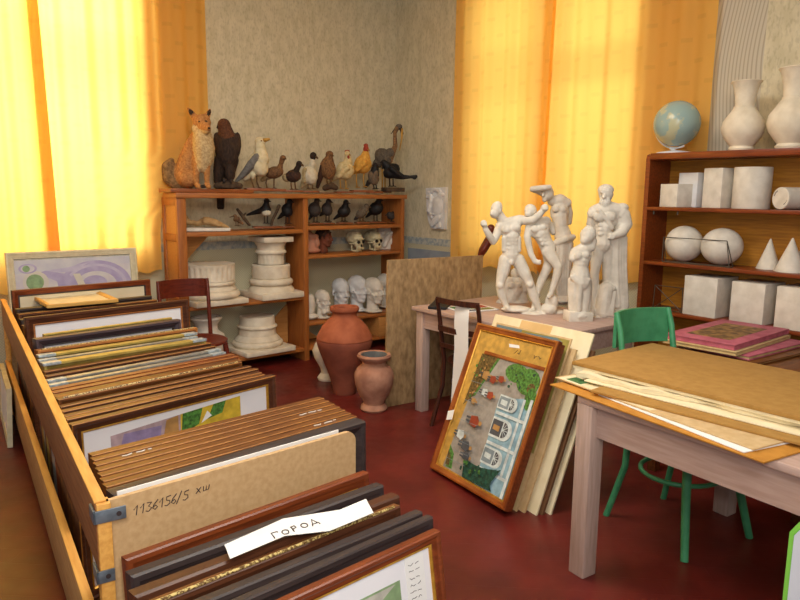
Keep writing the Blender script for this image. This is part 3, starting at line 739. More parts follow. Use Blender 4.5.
def duck3(b):
    b.E(313.2, 155.8, 3.6, 3.9, 3.4, -2, m=1); b.L([(312.6, 160, 2.7, -1), (312, 165, 4, 0)]); b.E(310, 175, 7.6, 10.2, 7.5, 0, rot=18); b.L([(305, 182, 4, 1), (301.5, 187, 1.8, 2)], 2); b.L([(305, 170, 2.6, -5), (304, 181, 2.2, -4)], 2)
    b.TB([(316, 157, 1.4, -4), (318, 158.4, .8, -5)], 3); legs(b, [[(308, 184, -1), (308, 188.5, -1)], [(312.5, 184, 0), (312.5, 188.5, 0)]], .7, 3)
animal('stuffed_duck', 'pale stuffed duck with dark head standing upright mid bookcase', 'stuffed bird', 310, 190, 5.46, ZT+.012, duck3, ['belly_white', 'head_dark', 'duck_pale', 'bird_leg'], .006, (302, 318, 1.8, .14))
def falcon(b):
    b.E(329.5, 154.5, 4.1, 3.9, 4, 0); b.L([(329, 158, 4, 0), (328.5, 163, 6, 0)]); b.E(328, 168.5, 8, 11.5, 7, 0, rot=10); b.L([(322.5, 167, 3, -2), (320, 178, 3, 1), (317.5, 187, 1.8, 3)], 1); b.L([(333, 166, 2.6, 2), (331, 179, 2, 3)], 1)
    b.TB([(332, 154.5, 1.1, -3), (333.6, 156, .5, -4)], 3); b.L([(325, 188, 3, 0), (331, 185.5, 3.6, -1), (336, 188, 2.6, 0)], 2); legs(b, [[(327, 179, -2), (327.5, 184, -2)], [(331, 179, -1), (331, 183, -1)]], .9, 3)
animal('stuffed_falcon', 'upright brown stuffed falcon on a rock, right of the pale duck', 'stuffed bird', 330, 190, 5.46, ZT+.006, falcon, ['falcon_brown', 'duck_dark', 'bark', 'bird_leg'], .006, (320, 340, .8, .14))
def hen_white(b):
    b.E(347.2, 154, 2.9, 2.9, 2.8, -2); b.L([(347.5, 157, 2.9, -1), (348, 163, 5, 0)]); b.E(345, 170.5, 9.6, 9.4, 8, 0, rot=28); b.L([(338, 174, 5, 2), (332, 179, 2.6, 3)]); b.L([(347, 168, 3, -7), (339, 176, 2.4, -6)], 0)
    for k in range(4): b.E(345.2+k*1.3, 151.3-.5*math.sin(k), .8, 1.4, .7, -2, m=1)
    b.E(348.6, 157, 1, 1.5, .8, -4, m=1); b.TB([(349, 154.5, 1.0, -4), (350.8, 155.3, .4, -5)], 2); legs(b, [[(340, 179, -1), (340.5, 188, -1)], [(345.5, 180, 0), (346, 188.5, 0)]], .75, 2)
animal('stuffed_hen', 'cream white stuffed hen with small red comb on the bookcase', 'stuffed bird', 344, 190, 5.46, ZT+.012, hen_white, ['hen_white', 'comb_red', 'beak_yellow'], .006, (335, 352, 1.6, .14))
def hen_yellow(b):
    b.E(366, 149, 3, 3.2, 2.8, -1, m=1); b.L([(365.8, 152, 3, 0), (365, 158, 5.4, 0)]); b.E(363, 164.5, 9.2, 9.2, 8, 0, rot=24); b.L([(357, 169, 5, 2), (352.5, 172, 2.5, 3)]); b.L([(365, 163, 3, -7), (357, 170, 2.2, -6)])
    for k in range(4): b.E(364.2+k*1.1, 145.4-.7*math.sin(k), .8, 1.8, .7, -1, m=1)
    b.TB([(368, 149.5, 1.0, -3), (369.8, 150.3, .4, -4)], 2); legs(b, [[(356.3, 173, -1), (356.3, 180, -1), (357, 187, -1)], [(364, 173, 0), (363.5, 180, 0), (364.4, 186.5, 0)]], .75, 2)
animal('stuffed_hen', 'golden yellow stuffed hen with red face left of the heron', 'stuffed bird', 361, 189, 5.46, ZT+.018, hen_yellow, ['hen_yellow', 'comb_red', 'beak_yellow'], .006, (351, 372, 2.4, .15))
def jackdaw(b):
    b.E(375.5, 165.5, 3, 3, 3, -2, m=1); b.L([(375, 169, 4, -1), (374.5, 174, 5, 0)], 1); b.E(373.5, 177.5, 5.6, 8, 5.5, 0, rot=18, m=0); b.L([(369, 182, 2.6, 1), (366, 187, 1.3, 2)], 1); b.L([(376.5, 173, 2.4, -4), (373, 183, 1.6, -3)], 0)
    b.TB([(377.5, 166, 1, -4), (379, 167.4, .4, -5)], 1); legs(b, [[(373.5, 184, -1), (374, 188.5, -1)], [(376, 184, 0), (376.5, 188.5, 0)]], .6, 1)
animal('stuffed_jackdaw', 'small stuffed grey and black bird at the heron feet', 'stuffed bird', 374, 190, 5.38, ZT+.012, jackdaw, ['dove_grey', 'black_feather'], .005, (367, 382, 1.6, .11))
def heron(b):
    b.E(383.5, 157, 8.2, 10, 6.5, 0, rot=52); b.L([(390, 153, 5, -1), (378, 163, 5, 2), (373.5, 168, 2.4, 4)]); b.L([(389, 160, 4, 0), (392, 154, 3.2, -1), (395.2, 146, 2.4, -1), (395, 139, 2.0, -1), (394.8, 133, 1.9, -1), (397, 128, 2.4, -1)], 1)
    b.E(399, 126.6, 3.6, 2.7, 2.5, -1, m=0); b.L([(401, 129, 1.8, -2), (402.3, 133.5, 1.4, -3)], 3); b.TB([(402, 128.5, 1.3, -3), (401.8, 138, .95, -4), (399.6, 150.5, .35, -4)], 2); b.TB([(396, 127, .8, 1), (391, 134, .3, 2)], 3)
    b.L([(385, 163, 2.6, -1), (382.6, 168, 1.3, -1)], 0); legs(b, [[(382, 166, -1), (382.3, 177, 0), (382.3, 188, 0)], [(384.5, 166, 2), (385, 177, 2.5), (385, 188, 2)]], .75, 2)
animal('stuffed_heron', 'long necked stuffed heron with down pointed bill at the bookcase right end', 'stuffed bird', 383, 190, 5.50, ZT+.018, heron, ['heron_grey', 'heron_neck', 'beak_yellow', 'black_feather'], .0055, (376, 390, 2.2, .13))
def blackcock(b):
    b.E(391.5, 171, 7, 9.4, 6, 0, rot=-52); b.L([(387, 166, 4.4, 0), (384.5, 163, 3, -1)]); b.E(383.5, 161.8, 2.6, 2.4, 2.4, -1); b.L([(396, 174.5, 4.6, 0), (403, 177, 2.6, 0), (410, 177, 1.6, 0), (416, 176.5, 1.8, 0)]); b.L([(392, 169, 3, -5), (401, 176, 1.6, -4)])
    b.E(414.5, 178.5, 2, 1.2, 1.6, 0); b.TB([(381.5, 162, 1, -2), (379.8, 163, .4, -2)], 1); legs(b, [[(389.5, 177, -1), (389.8, 186, -1)], [(393, 178, 0), (393.3, 186, 0)]], .7, 1)
animal('stuffed_blackbird', 'black stuffed bird with long tail pointing right at the bookcase corner', 'stuffed bird', 392, 190, 5.36, ZT+.03, blackcock, ['black_feather', 'beak_dark'], .0055, (383, 403, 4, .15), bmat='bark')

# upper inner shelf
def zof(bay): return 1.216 if bay == 'l' else 1.241
SG = 'small stuffed birds on the shelf below the bookcase top'
def drift(b):
    b.L([(184, 206, 1.6, 4), (184.5, 215, 2, 3), (188, 222, 2.6, 1), (198, 223.4, 2.6, 0), (206, 220.6, 4.2, 0), (214, 222.5, 4, 0), (222, 225, 2.4, 0), (228, 227.2, 1.2, 0)]); b.L([(205, 221, 3, -3), (220, 225.4, 1.8, -3)])
t = animal('dried_specimen', 'flat tan dried specimen on a white slab at the left of the upper shelf', 'specimen', 206, 229, 5.44, zof('l')+.002, drift, ['driftwood'], .006, (186, 229, 3.2, .17), group=None, bmat='plaster')
def lapwing(b):
    b.E(266.6, 200.8, 3, 2.9, 2.8, -1); b.L([(266.5, 203, 2.6, 0), (266, 207, 4, 0)]); b.E(265, 210, 6.6, 4.6, 4.6, 0, rot=10); b.E(266.5, 213, 5, 3.4, 4.2, -1.5, m=1); b.L([(260, 211, 3, 1), (253, 213, 2, 1), (247, 215, 1, 1)])
    b.TB([(269, 201, .8, -2), (271, 201.6, .4, -3)], 2); legs(b, [[(264.5, 215, -1), (264.5, 223, -1)], [(267.5, 215, 0), (267.5, 223, 0)]], .5, 2)
animal('stuffed_lapwing', 'small stuffed bird with white belly between crossed sticks', 'stuffed bird', 266, 225, 5.46, zof('l')+.012, lapwing, ['black_feather', 'belly_white', 'beak_dark'], .0045, (253, 281, 1.6, .12), group=SG)
def stick(b): b.L([(237.5, 209.5, 1.5, 0), (241, 214, 1.9, 0), (247, 222, 1.7, 0), (249.5, 225, 1.4, 0)]); b.L([(243, 216, 1.2, 0), (246, 213, .8, -1)])
animal('forked_stick', 'rough dark stick leaning left of the white bellied bird', 'stick', 249, 226, 5.42, zof('l')+.001, stick, ['bark'], .004, None, group='sticks on the upper shelf')
def stick2(b): b.L([(279, 206, 1.8, 0), (276, 213, 1.6, 0), (272, 221, 1.5, 0), (271.5, 224.5, 1.5, 0)])
animal('forked_stick', 'rough dark stick leaning right of the white bellied bird', 'stick', 272, 226, 5.40, zof('l')+.014, stick2, ['bark'], .004, None, group='sticks on the upper shelf')
def snipe(b):
    b.E(236.5, 219, 3.6, 2.8, 2.8, 0, rot=20); b.E(235, 215.8, 2, 1.8, 1.8, 0); b.L([(239, 221, 2, 1), (243, 224, 1, 1)]); b.TB([(233.5, 216, .7, -1), (229.5, 217.4, .3, -1)]); legs(b, [[(236, 221, 0), (236, 225.4, 0)], [(238, 221, 1), (238, 225.4, 1)]], .4)
animal('stuffed_snipe', 'tiny brown stuffed bird with a thin bill pointing left', 'stuffed bird', 237, 226.5, 5.42, zof('l')+.001, snipe, ['duck_brown'], .004, None, group=SG)
def perch_bird(hx, hy, bx, by, rx, ry, rot, tx, ty, lx, ly, beak=1):
    def f(b):
        b.E(hx, hy, 3, 3, 2.9, -1); b.L([(hx, hy+2, 2.7, 0), ((hx+bx)/2, (hy+by)/2, 3.8, 0)]); b.E(bx, by, rx, ry, min(rx, ry)*.95, 0, rot=rot); b.L([(bx, by+1, min(rx, ry)*.7, 1), ((bx+tx)/2, (by+ty)/2, 2.4, 1), (tx, ty, 1.0, 2)], 1)
        b.TB([(hx+beak*2.2, hy+.2, .9, -2), (hx+beak*4.4, hy+.9, .35, -3)], 2); legs(b, [[(lx, by+ry*.6, -1), (lx, ly-1, -1)], [(lx+3, by+ry*.6, 0), (lx+3, ly-1, 0)]], .55, 2)
    return f
DK = ['dove_dark', 'black_feather', 'beak_dark']; BK = ['black_feather', 'black_feather', 'beak_dark']; GR = ['dove_grey', 'dove_dark', 'bird_leg']
animal('stuffed_dove', 'dark stuffed bird in shadow against the divider of the upper shelf', 'stuffed bird', 287, 225, 5.48, zof('l')+.01, perch_bird(289.5, 201.5, 287, 210.5, 5.6, 7, 18, 278, 218.5, 286, 224), BK, .005, (281, 294, 1.2, .1), group=SG)
animal('stuffed_dove', 'brownish stuffed pigeon just right of the divider on the upper shelf', 'stuffed bird', 316, 224, 5.44, zof('r')+.01, perch_bird(317, 200.5, 314.5, 209.5, 6.6, 7.6, 12, 309.5, 219, 314, 223), DK, .005, (309, 322, 1.2, .1), group=SG)
animal('stuffed_dove', 'dark stuffed pigeon looking right, second right of the divider', 'stuffed bird', 327, 223, 5.44, zof('r')+.01, perch_bird(328.5, 201.5, 327, 209.5, 5.6, 6.8, 22, 320, 215.5, 326, 222), DK, .005, (322, 334, 1.2, .1), group=SG)
animal('stuffed_dove', 'plump black stuffed bird in the middle of the upper right shelf', 'stuffed bird', 344, 223, 5.44, zof('r')+.01, perch_bird(346, 202.5, 344, 211.5, 7, 6, 30, 334, 219, 342, 222), BK, .005, (337, 352, 1.2, .1), group=SG)
animal('stuffed_dove', 'grey brown stuffed bird leaning forward left of the large black one', 'stuffed bird', 361, 223, 5.42, zof('r')+.01, perch_bird(366.5, 206.5, 361.5, 213, 6.6, 4.6, 36, 354.5, 219.5, 360, 222), GR, .005, (355, 368, 1.2, .1), group=SG)
animal('stuffed_crow', 'large black stuffed bird near the right end of the upper shelf', 'stuffed bird', 375, 223, 5.46, zof('r')+.01, perch_bird(379, 199.5, 376, 208.5, 8, 6.8, 34, 366, 217, 374, 222), BK, .005, (368, 386, 1.2, .1), group=SG)
animal('stuffed_wren', 'tiny dark stuffed bird with cocked tail at the right end of the upper shelf', 'stuffed bird', 393, 222.5, 5.44, zof('r')+.006, perch_bird(389.5, 214.5, 392, 217, 3.2, 2.6, 0, 394.5, 210.5, 391.5, 222, -1), DK, .0045, (388, 397, .6, .08), group=SG)

# ------------------------------------------------------------------ relief on the right wall
p = onx(438, 208, RW)
t = thing('plaster_relief', 'plaster face relief hung on the wall between bookcase and right curtain', 'plaster cast', (RW-.001, p.y, 1.41), (0, 0, -PI/2))
obj('slab', MB().prism([(-.15, 0, .19), (.14, 0, .20), (.14, 0, -.21), (-.06, 0, -.21), (-.11, 0, -.12), (-.13, 0, -.02)], (0, -.035, 0)), 'plaster_cool', parent=t)
b = Body(); V = Vector
for k in range(26):
    a = k*2.4; b.ell((.0+.12*math.cos(a)*(.5+.02*k), -.04, .12+.055*math.sin(a)), (.022, .018, .022))
b.cap([(V((-.05, -.04, .09)), .025), (V((-.045, -.065, .0)), .022), (V((-.06, -.07, -.03)), .026)]); b.ell((.03, -.035, .01), (.09, .04, .11)); b.cap([(V((-.06, -.05, .05)), .016), (V((.06, -.05, .055)), .018)])
for k in range(18): b.ell((-.04+.13*((k*.37) % 1), -.045, -.09-.10*((k*.61) % 1)), (.022, .02, .028))
b.cap([(V((-.055, -.06, -.065)), .012), (V((.0, -.06, -.065)), .012)])
b.build('face', ['plaster_cool'], .006, parent=t)

# ------------------------------------------------------------------ open cabinet against the right wall
CX = 4.22; CY0, CY1 = 1.02, 2.572
def cabinet_right():
    t = thing('shelf_cabinet', 'red brown open shelf cabinet holding white plaster solids, right of the window', 'shelf cabinet', (CX, CY1, 0))
    D = 4.495-CX; L = CY1-CY0
    def part(n, mb, m='cabinet_wood'): return obj(n, mb, m, parent=t)
    part('side_panel', MB().prism([(0, 0, 0), (D, 0, 0), (D, 0, 1.826), (.03, 0, 1.826), (.008, 0, 1.816), (0, 0, 1.79)], (0, -.03, 0)))
    part('side_panel', MB().bb((0, -L, 0), (D, -L+.03, 1.826), bev=.003))
    part('back_panel', MB().bb((D-.012, -L+.03, .05), (D-.001, -.03, 1.787)), 'cabinet_back')
    part('top_board', MB().bb((-.004, -L+.03, 1.787), (D-.012, -.03, 1.828), bev=.003))
    for z in (1.464, 1.10, .77, .40, .05):
        part('shelf', MB().bb((.0, -L+.03, z-.012), (D-.012, -.03, z+.012), bev=.003))
    for y in (-.07, -.24):
        part('shelf_peg', MB().tube([(.02, y, 1.452), (.02, y, 1.427)], .006, 8), 'wire')
cabinet_right()
ZC = {1: 1.829, 2: 1.477, 3: 1.113, 4: .783}
def ycab(px, py, X): return onx(px, py, X).y
# globe
y = ycab(675, 150, 4.355)
t = thing('globe', 'pale blue green desk globe on the cabinet top left end', 'globe', (4.355, y, ZC[1]))
obj('base', MB().lathe([(0, 0), (.115, 0), (.115, .008), (.06, .016), (.02, .022), (0, .022)], n=40), 'white_plastic', parent=t)
axis = Matrix.Rotation(math.radians(23), 4, 'X')
ctr = Vector((0, 0, .195))
obj('stem', MB().tube([(0, .0, .018), (0, .02, .03), (0, .035, .04)], .010, 10), 'white_plastic', parent=t)
arc = [ctr+Vector((0, math.cos(a)*.158, math.sin(a)*.158)) for a in [math.radians(q) for q in range(-113, -20, 6)]]
obj('meridian_arm', MB().tube(arc, .006, 8), 'white_plastic', parent=t)
gm = mat('globe_map', (150, 172, 166), (186, 184, 150), 9, .25, detail=8, contrast=(.52, .56))
o = obj('sphere', MB().lathe([(.148*math.sin(PI*k/24), -.148*math.cos(PI*k/24)) for k in range(25)], n=48), gm, parent=t, loc=ctr, rot=(math.radians(23), 0, .8))
# vases
def vase(px, y, s, label):
    t = thing('vase', label, 'vase', (4.36, y, ZC[1]), 0, 'white plaster vases on the cabinet')
    pr = [(0, 0), (.075, 0), (.08, .015), (.07, .03), (.085, .05), (.12, .10), (.132, .145), (.125, .19), (.09, .24), (.066, .275), (.066, .285), (.06, .287), (.06, .295), (.066, .36), (.082, .425), (.095, .44), (.09, .445), (.07, .41), (.05, .3), (0, .28)]
    obj('vase_body', MB().lathe([(r*s, z*s) for r, z in pr], n=56), 'plaster_warm', parent=t, angle=30)
vase(740, ycab(741, 150, 4.36), .94, 'white plaster vase with flared neck on the cabinet, next to the globe')
vase(790, ycab(790, 150, 4.36), 1.04, 'white plaster vase cut by the right photo edge on the cabinet top')
# row of solids
def solid_box(name, label, px, X, z, s, rz, mat_='plaster', group=None):
    y = ycab(px, 250, X); o = obj(name, MB().box((0, 0, s[2]/2), s, bev=.003), mat_, loc=(X, y, z), rot=(0, 0, rz)); return tag(o, label, 'plaster solid', group)
solid_box('plaster_cube', 'small white plaster cube at the left end of the upper cabinet shelf', 673, 4.31, ZC[2], (.15, .15, .15), -.28)
solid_box('plaster_prism', 'bluish grey plaster block behind the small cube', 689, 4.41, ZC[2], (.12, .15, .225), -.2, 'plaster_cool')
solid_box('plaster_prism', 'tall white plaster prism between the grey block and the cylinder', 715, 4.375, ZC[2], (.15, .14, .25), -.22)
y = ycab(751, 200, 4.37)
tag(obj('plaster_cylinder', MB().lathe([(0, 0), (.106, 0), (.108, .003), (.108, .249), (.106, .252), (0, .252)], n=56), 'plaster', loc=(4.37, y, ZC[2])), 'white plaster cylinder standing upright on the upper cabinet shelf', 'plaster solid')
y = ycab(783, 200, 4.32); M_ = Matrix.Rotation(-PI/2, 4, 'Y') @ Matrix.Rotation(0, 4, 'X')
t = thing('plaster_cylinder', 'small plaster cylinder lying on its side with marks on its end', 'plaster solid', (4.30, y, ZC[2]+.066), (0, 0, -.45))
obj('cylinder_body', MB().lathe([(0, -.01), (.062, -.01), (.065, -.007), (.065, .187), (.0, .187)], n=40, M=Matrix.Rotation(PI/2, 4, 'Y')), 'plaster', parent=t)
m = MB()
for k in range(6):
    a = .3+k*.13
    m.bar((-.0105, .05*math.cos(a), .05*math.sin(a)), (-.0105, .05*math.cos(a+.07), .05*math.sin(a+.07)), .0012, .007)
    m.bar((-.0105, -.052*math.cos(a), -.04*math.sin(a)), (-.0105, -.052*math.cos(a-.06), -.046*math.sin(a-.06)), .0012, .005)
obj('pencil_marks', m, 'ink', parent=t)
# spheres, wire frame, cones
def ball(px, X, r, label, sq=1.0):
    y = ycab(px, 245, X); sph = [(r*math.sin(PI*k/28), -r*math.cos(PI*k/28)*sq) for k in range(29)]
    tag(obj('plaster_ball', MB().lathe(sph, n=56), 'plaster', loc=(X, y, ZC[3]+r*sq+.001)), label, 'plaster solid', 'plaster balls behind the wire frame')
ball(684, 4.355, .12, 'left white plaster ball behind the wire prism frame')
ball(722, 4.355, .126, 'right white plaster ball behind the wire prism frame', .94)
def wire_thing(name, label, edges, X, z, pts3):
    t = obj(name, (lambda m: ([m.tube([pts3[a], pts3[b_]], .0028, 6) for a, b_ in edges], m)[1])(MB()), 'wire', loc=(X, 0, z))
    return tag(t, label, 'wire frame')
X = 4.226
ya, yb, yc, yd = ycab(662, 262, X), ycab(729, 268, X), ycab(665, 232, X), ycab(726, 230, X)
q = [(0, ya, .004), (0, yb, .004), (.006, yd-.01, .165), (.006, yc+.01, .165), (.05, ya, .004), (.05, yb, .004)]
wire_thing('wire_prism', 'long wire triangular prism frame in front of the two plaster balls', [(0, 1), (1, 2), (2, 3), (3, 0), (4, 5), (2, 5), (3, 4), (0, 4), (1, 5)], X, ZC[3], q)
X = 4.26
ya, yb = ycab(653, 305, X), ycab(682, 308, X)
q = [(0, ya, .004), (0, yb, .004), (.13, yb, .004), (.13, ya, .004), (0, ya-.005, .165), (0, yb+.005, .165), (.13, yb, .165), (.13, ya, .165)]
wire_thing('wire_box', 'wire box frame with diagonals at the left end of the lower cabinet shelf', [(0, 1), (1, 2), (2, 3), (3, 0), (4, 5), (0, 4), (1, 5), (4, 1), (5, 0), (2, 6), (5, 6)], X, ZC[4], q)
def cone(px, X, r, h, label):
    y = ycab(px, 268, X)
    tag(obj('plaster_cone', MB().lathe([(0, 0), (r, 0), (r, .004), (.004, h), (0, h)], n=48), 'plaster', loc=(X, y, ZC[3])), label, 'plaster solid', 'plaster cones')
cone(768, 4.39, .068, .185, 'white plaster cone farthest left beside the plaster balls')
cone(790, 4.33, .085, .20, 'white plaster cone second from the plaster balls')
cone(803, 4.42, .07, .18, 'white plaster cone half hidden at the right photo edge')
GB = 'large plaster boxes on the lower cabinet shelf'
solid_box('plaster_box', 'large white plaster cube beside the wire box frame', 714, 4.36, ZC[4], (.25, .225, .255), -.06, 'plaster', GB)
solid_box('plaster_box', 'large white plaster cube in the middle of the lower cabinet shelf', 762, 4.36, ZC[4], (.25, .205, .25), -.06, 'plaster', GB)
solid_box('plaster_box', 'large white plaster cube cut by the right photo edge', 809, 4.355, ZC[4], (.25, .20, .25), -.06, 'plaster', GB)

# ------------------------------------------------------------------ back table with the statues
TX0, TX1, TY0, TY1, TZ = 3.06, 3.92, 2.36, 3.62, .76
def table(name, label, x0, x1, y0, y1, z, leg=.075, apr=.13, inset=.03, rot=0, setb=.012):
    t = thing(name, label, 'table', ((x0+x1)/2, (y0+y1)/2, 0), rot); hx, hy = (x1-x0)/2, (y1-y0)/2
    obj('table_top', MB().bb((-hx, -hy, z-.028), (hx, hy, z), bev=.004), 'pink_table', parent=t)
    zl = z-.028
    for sx in (-1, 1):
        for sy in (-1, 1):
            a = (sx*(hx-inset), sy*(hy-inset)); b_ = (sx*(hx-inset-leg), sy*(hy-inset-leg))
            obj('leg', MB().bb((a[0], a[1], 0), (b_[0], b_[1], zl), bev=.004), 'pink_table_upright', parent=t)
    for s in (-1, 1):
        obj('apron', MB().bb((s*(hx-inset-setb), -hy+inset+leg, zl-apr), (s*(hx-inset-setb-.022), hy-inset-leg, zl)), 'pink_table', parent=t)
        obj('apron', MB().bb((-hx+inset+leg, s*(hy-inset-setb), zl-apr), (hx-inset-leg, s*(hy-inset-setb-.022), zl)), 'pink_table', parent=t)
    return t
table('work_table', 'pinkish painted wooden table by the window carrying the plaster statues', TX0, TX1, TY0, TY1, TZ, leg=.07, apr=.12, inset=.025)

SG2 = 'plaster statues on the back table'
def statue(name, label, px, py, fn, voxel=.0042, z=TZ+.001, mats=('plaster', 'statue_hair'), grow=.55):
    w = onz(px, py, z); tr = Trace(px, py, w); b = Body(tr); b.g = grow; fn(b)
    o = b.build('figure', list(mats), voxel, loc=w, smooth=2); o.name = name
    return tag(o, label, 'statue', SG2)
def boxer(b):
    # base slab
    b.E(516, 309, 15, 2.8, 11, 0); b.E(532, 314, 12, 2.4, 8, -6)
    b.E(496.5, 209, 5.3, 7.6, 6.6, -1, rot=-14); b.E(494.6, 213.5, 4.2, 4.6, 5, -3); b.L([(492.3, 212, 1.3, -6), (491.6, 214, 1.1, -6.5)]); b.E(500, 210.5, 1, 2, 1.2, -6)
    b.L([(498.5, 214, 4.2, 0), (503, 221, 4.6, 0), (507, 223, 5, 0)])
    b.L([(501, 226, 5.2, 0), (510, 225, 7.5, 1), (519, 220.5, 5.2, 0)]); b.E(511, 231, 9.6, 10, 7, 0, rot=6)
    b.E(507, 229.5, 5, 4, 3, -5.5); b.E(515.5, 227.5, 5, 4, 3, -5.5)
    for k in range(4):
        for s in (-1, 1): b.E(511.6+s*2.2-.1*k, 236+k*4.2, 2.2, 2.1, 1.6, -5.6)
    b.L([(511, 236, 8.4, 0), (511.5, 246, 7.4, 0), (511, 254, 8.2, 0)]); b.E(511.5, 257, 10, 6, 7, 0)
    for s in (-1, 1): b.L([(511.5+s*7, 238, 2.2, -3), (511.5+s*7.4, 250, 2, -3)])
    b.E(511.5, 262, 2, 3, 2.4, -6)
    b.E(500, 228, 4.6, 5, 4.8, 0); b.L([(499, 229, 4, 0), (496, 236, 3.6, -2), (493.2, 241.5, 3, -4), (489.5, 236, 3, -7), (486, 230, 2.4, -9), (484.6, 226, 2.2, -9)]); b.E(483.6, 223.5, 2.8, 3.2, 2.8, -9)
    for k in range(4): b.L([(482+k*1.1, 222.5+.3*k, 1, -11), (482.6+k*1.1, 225, 1, -11.8)])
    b.E(519.5, 220, 4.8, 4.6, 4.8, 0); b.L([(520, 219.5, 4.2, 0), (526, 220.5, 4, -5), (533, 220, 3.5, -10), (538, 216, 3.2, -12), (542, 211.5, 2.5, -13)]); b.E(544.5, 208, 3.4, 3.6, 3, -13)
    for k in range(4): b.L([(543+k*1.1, 206, 1, -15), (543.6+k*1.1, 209, 1, -16)])
    b.L([(505.5, 260, 6.4, 0), (503.2, 271, 6, -1), (500.6, 281, 4.4, -2), (500, 286, 4, -2.5), (501.6, 294, 4.2, -1), (505.5, 304, 2.5, -1), (506.5, 307, 2.6, -1)]); b.L([(506, 307.5, 2.2, -2), (508, 308.5, 2, -7)])
    b.E(500.5, 273, 3, 7, 4, -2, rot=-10); b.E(500, 285.5, 3, 3, 3, -5)
    b.L([(518, 260, 6.4, 0), (523, 270, 6, -2), (528.5, 281, 4.4, -4), (530.5, 286, 4, -4.5), (533.5, 295, 4.3, -4), (538.6, 308, 2.5, -5), (539.6, 311.5, 2.6, -5)]); b.L([(539.6, 312, 2.3, -5), (544, 314.5, 2, -9)])
    b.E(527, 274, 3, 7, 4, -5, rot=28); b.E(530, 284.5, 3, 3, 3, -7.5)
statue('boxer_statue', 'white plaster flayed man statue lunging with one arm thrust right', 525, 312, boxer)
def crouch(b):
    b.E(513, 307.5, 14, 2.6, 10, 0); b.E(515, 288, 9, 12, 9, 1, rot=-8); b.E(510, 297, 8, 9, 8, -2); b.L([(507, 300, 5, -4), (500, 303, 3.6, -6)]); b.L([(522, 295, 5, 0), (524.5, 303, 4, -2), (516, 305, 3.6, -6)]); b.E(516, 273.5, 5, 5.6, 5, 1)
    b.L([(509, 281, 4, -2), (505.5, 290, 3, -4), (509, 297, 2.6, -7)]); b.L([(521, 281, 4, 0), (524.5, 290, 3.2, -2)]); b.E(512, 285, 3.5, 3, 2, -7); b.E(518, 285, 3.5, 3, 2, -7)
w = None
statue('crouching_statue', 'small crouching plaster torso behind the lunging man legs', 513, 301.5, crouch)
def bent(b):
    b.E(550, 312, 16, 2.8, 9, 4); b.E(551.5, 303, 6.4, 9.5, 6, 0); b.E(549, 309, 8, 6, 8, -1)
    b.E(530.6, 210.5, 5.6, 6.2, 5.8, 0, rot=30); b.E(528.6, 213.6, 3.4, 3.6, 3.6, -3); b.L([(533, 214, 3.4, 0), (536, 219, 4, 0)])
    b.L([(530.5, 226, 4.4, 0), (538, 223, 6, 1), (546, 221.5, 4.6, 3)]); b.E(539.5, 230, 9.6, 9.6, 6.6, 0, rot=-20); b.L([(541, 233, 8, 0), (545, 242, 6.8, 0), (548.5, 249, 7.4, 0)])
    b.E(535.5, 229, 4, 3.4, 2, -6); b.E(542, 227.5, 4.2, 3.4, 2, -6)
    for k in range(3):
        for s in (-1, 1): b.E(541.5+k*1.6+s*2, 236+k*4, 1.9, 1.9, 1.4, -5.8)
    b.L([(529.5, 227, 3.8, 0), (527.4, 237, 3.2, -2), (528.8, 245, 2.8, -3), (531, 254, 2.5, -4), (534.5, 260.5, 2, -5)]); b.L([(535, 261, 2.3, -5), (538.3, 262.5, 1.8, -6)])
    for k in range(3): b.L([(537, 261.3+k, .9, -6), (540, 261+k*1.2, .8, -7)])
    b.L([(545, 221, 4, 3), (551, 226, 3.2, 5), (553, 232, 2.6, 6)])
    b.L([(548, 251, 6.4, -2), (553, 259, 5.4, -5), (558, 266.5, 4, -7), (557.4, 274, 3.8, -6), (554.4, 284, 3, -4), (551.4, 292, 2.3, -3)]); b.L([(551, 294, 2.4, -3), (549, 296.5, 2, -8)])
    b.L([(549, 253, 6.2, 3), (549.5, 262, 5.2, 4), (546, 271, 4, 5), (541.5, 280, 3.8, 5), (538, 290, 2.6, 5), (535, 302, 2.2, 4), (533.5, 309, 2.3, 3)]); b.L([(533, 310, 2.2, 3), (530, 311.5, 1.8, -1)])
statue('bent_statue', 'plaster nude statue bending forward with one foot raised on a rock', 549, 313, bent)
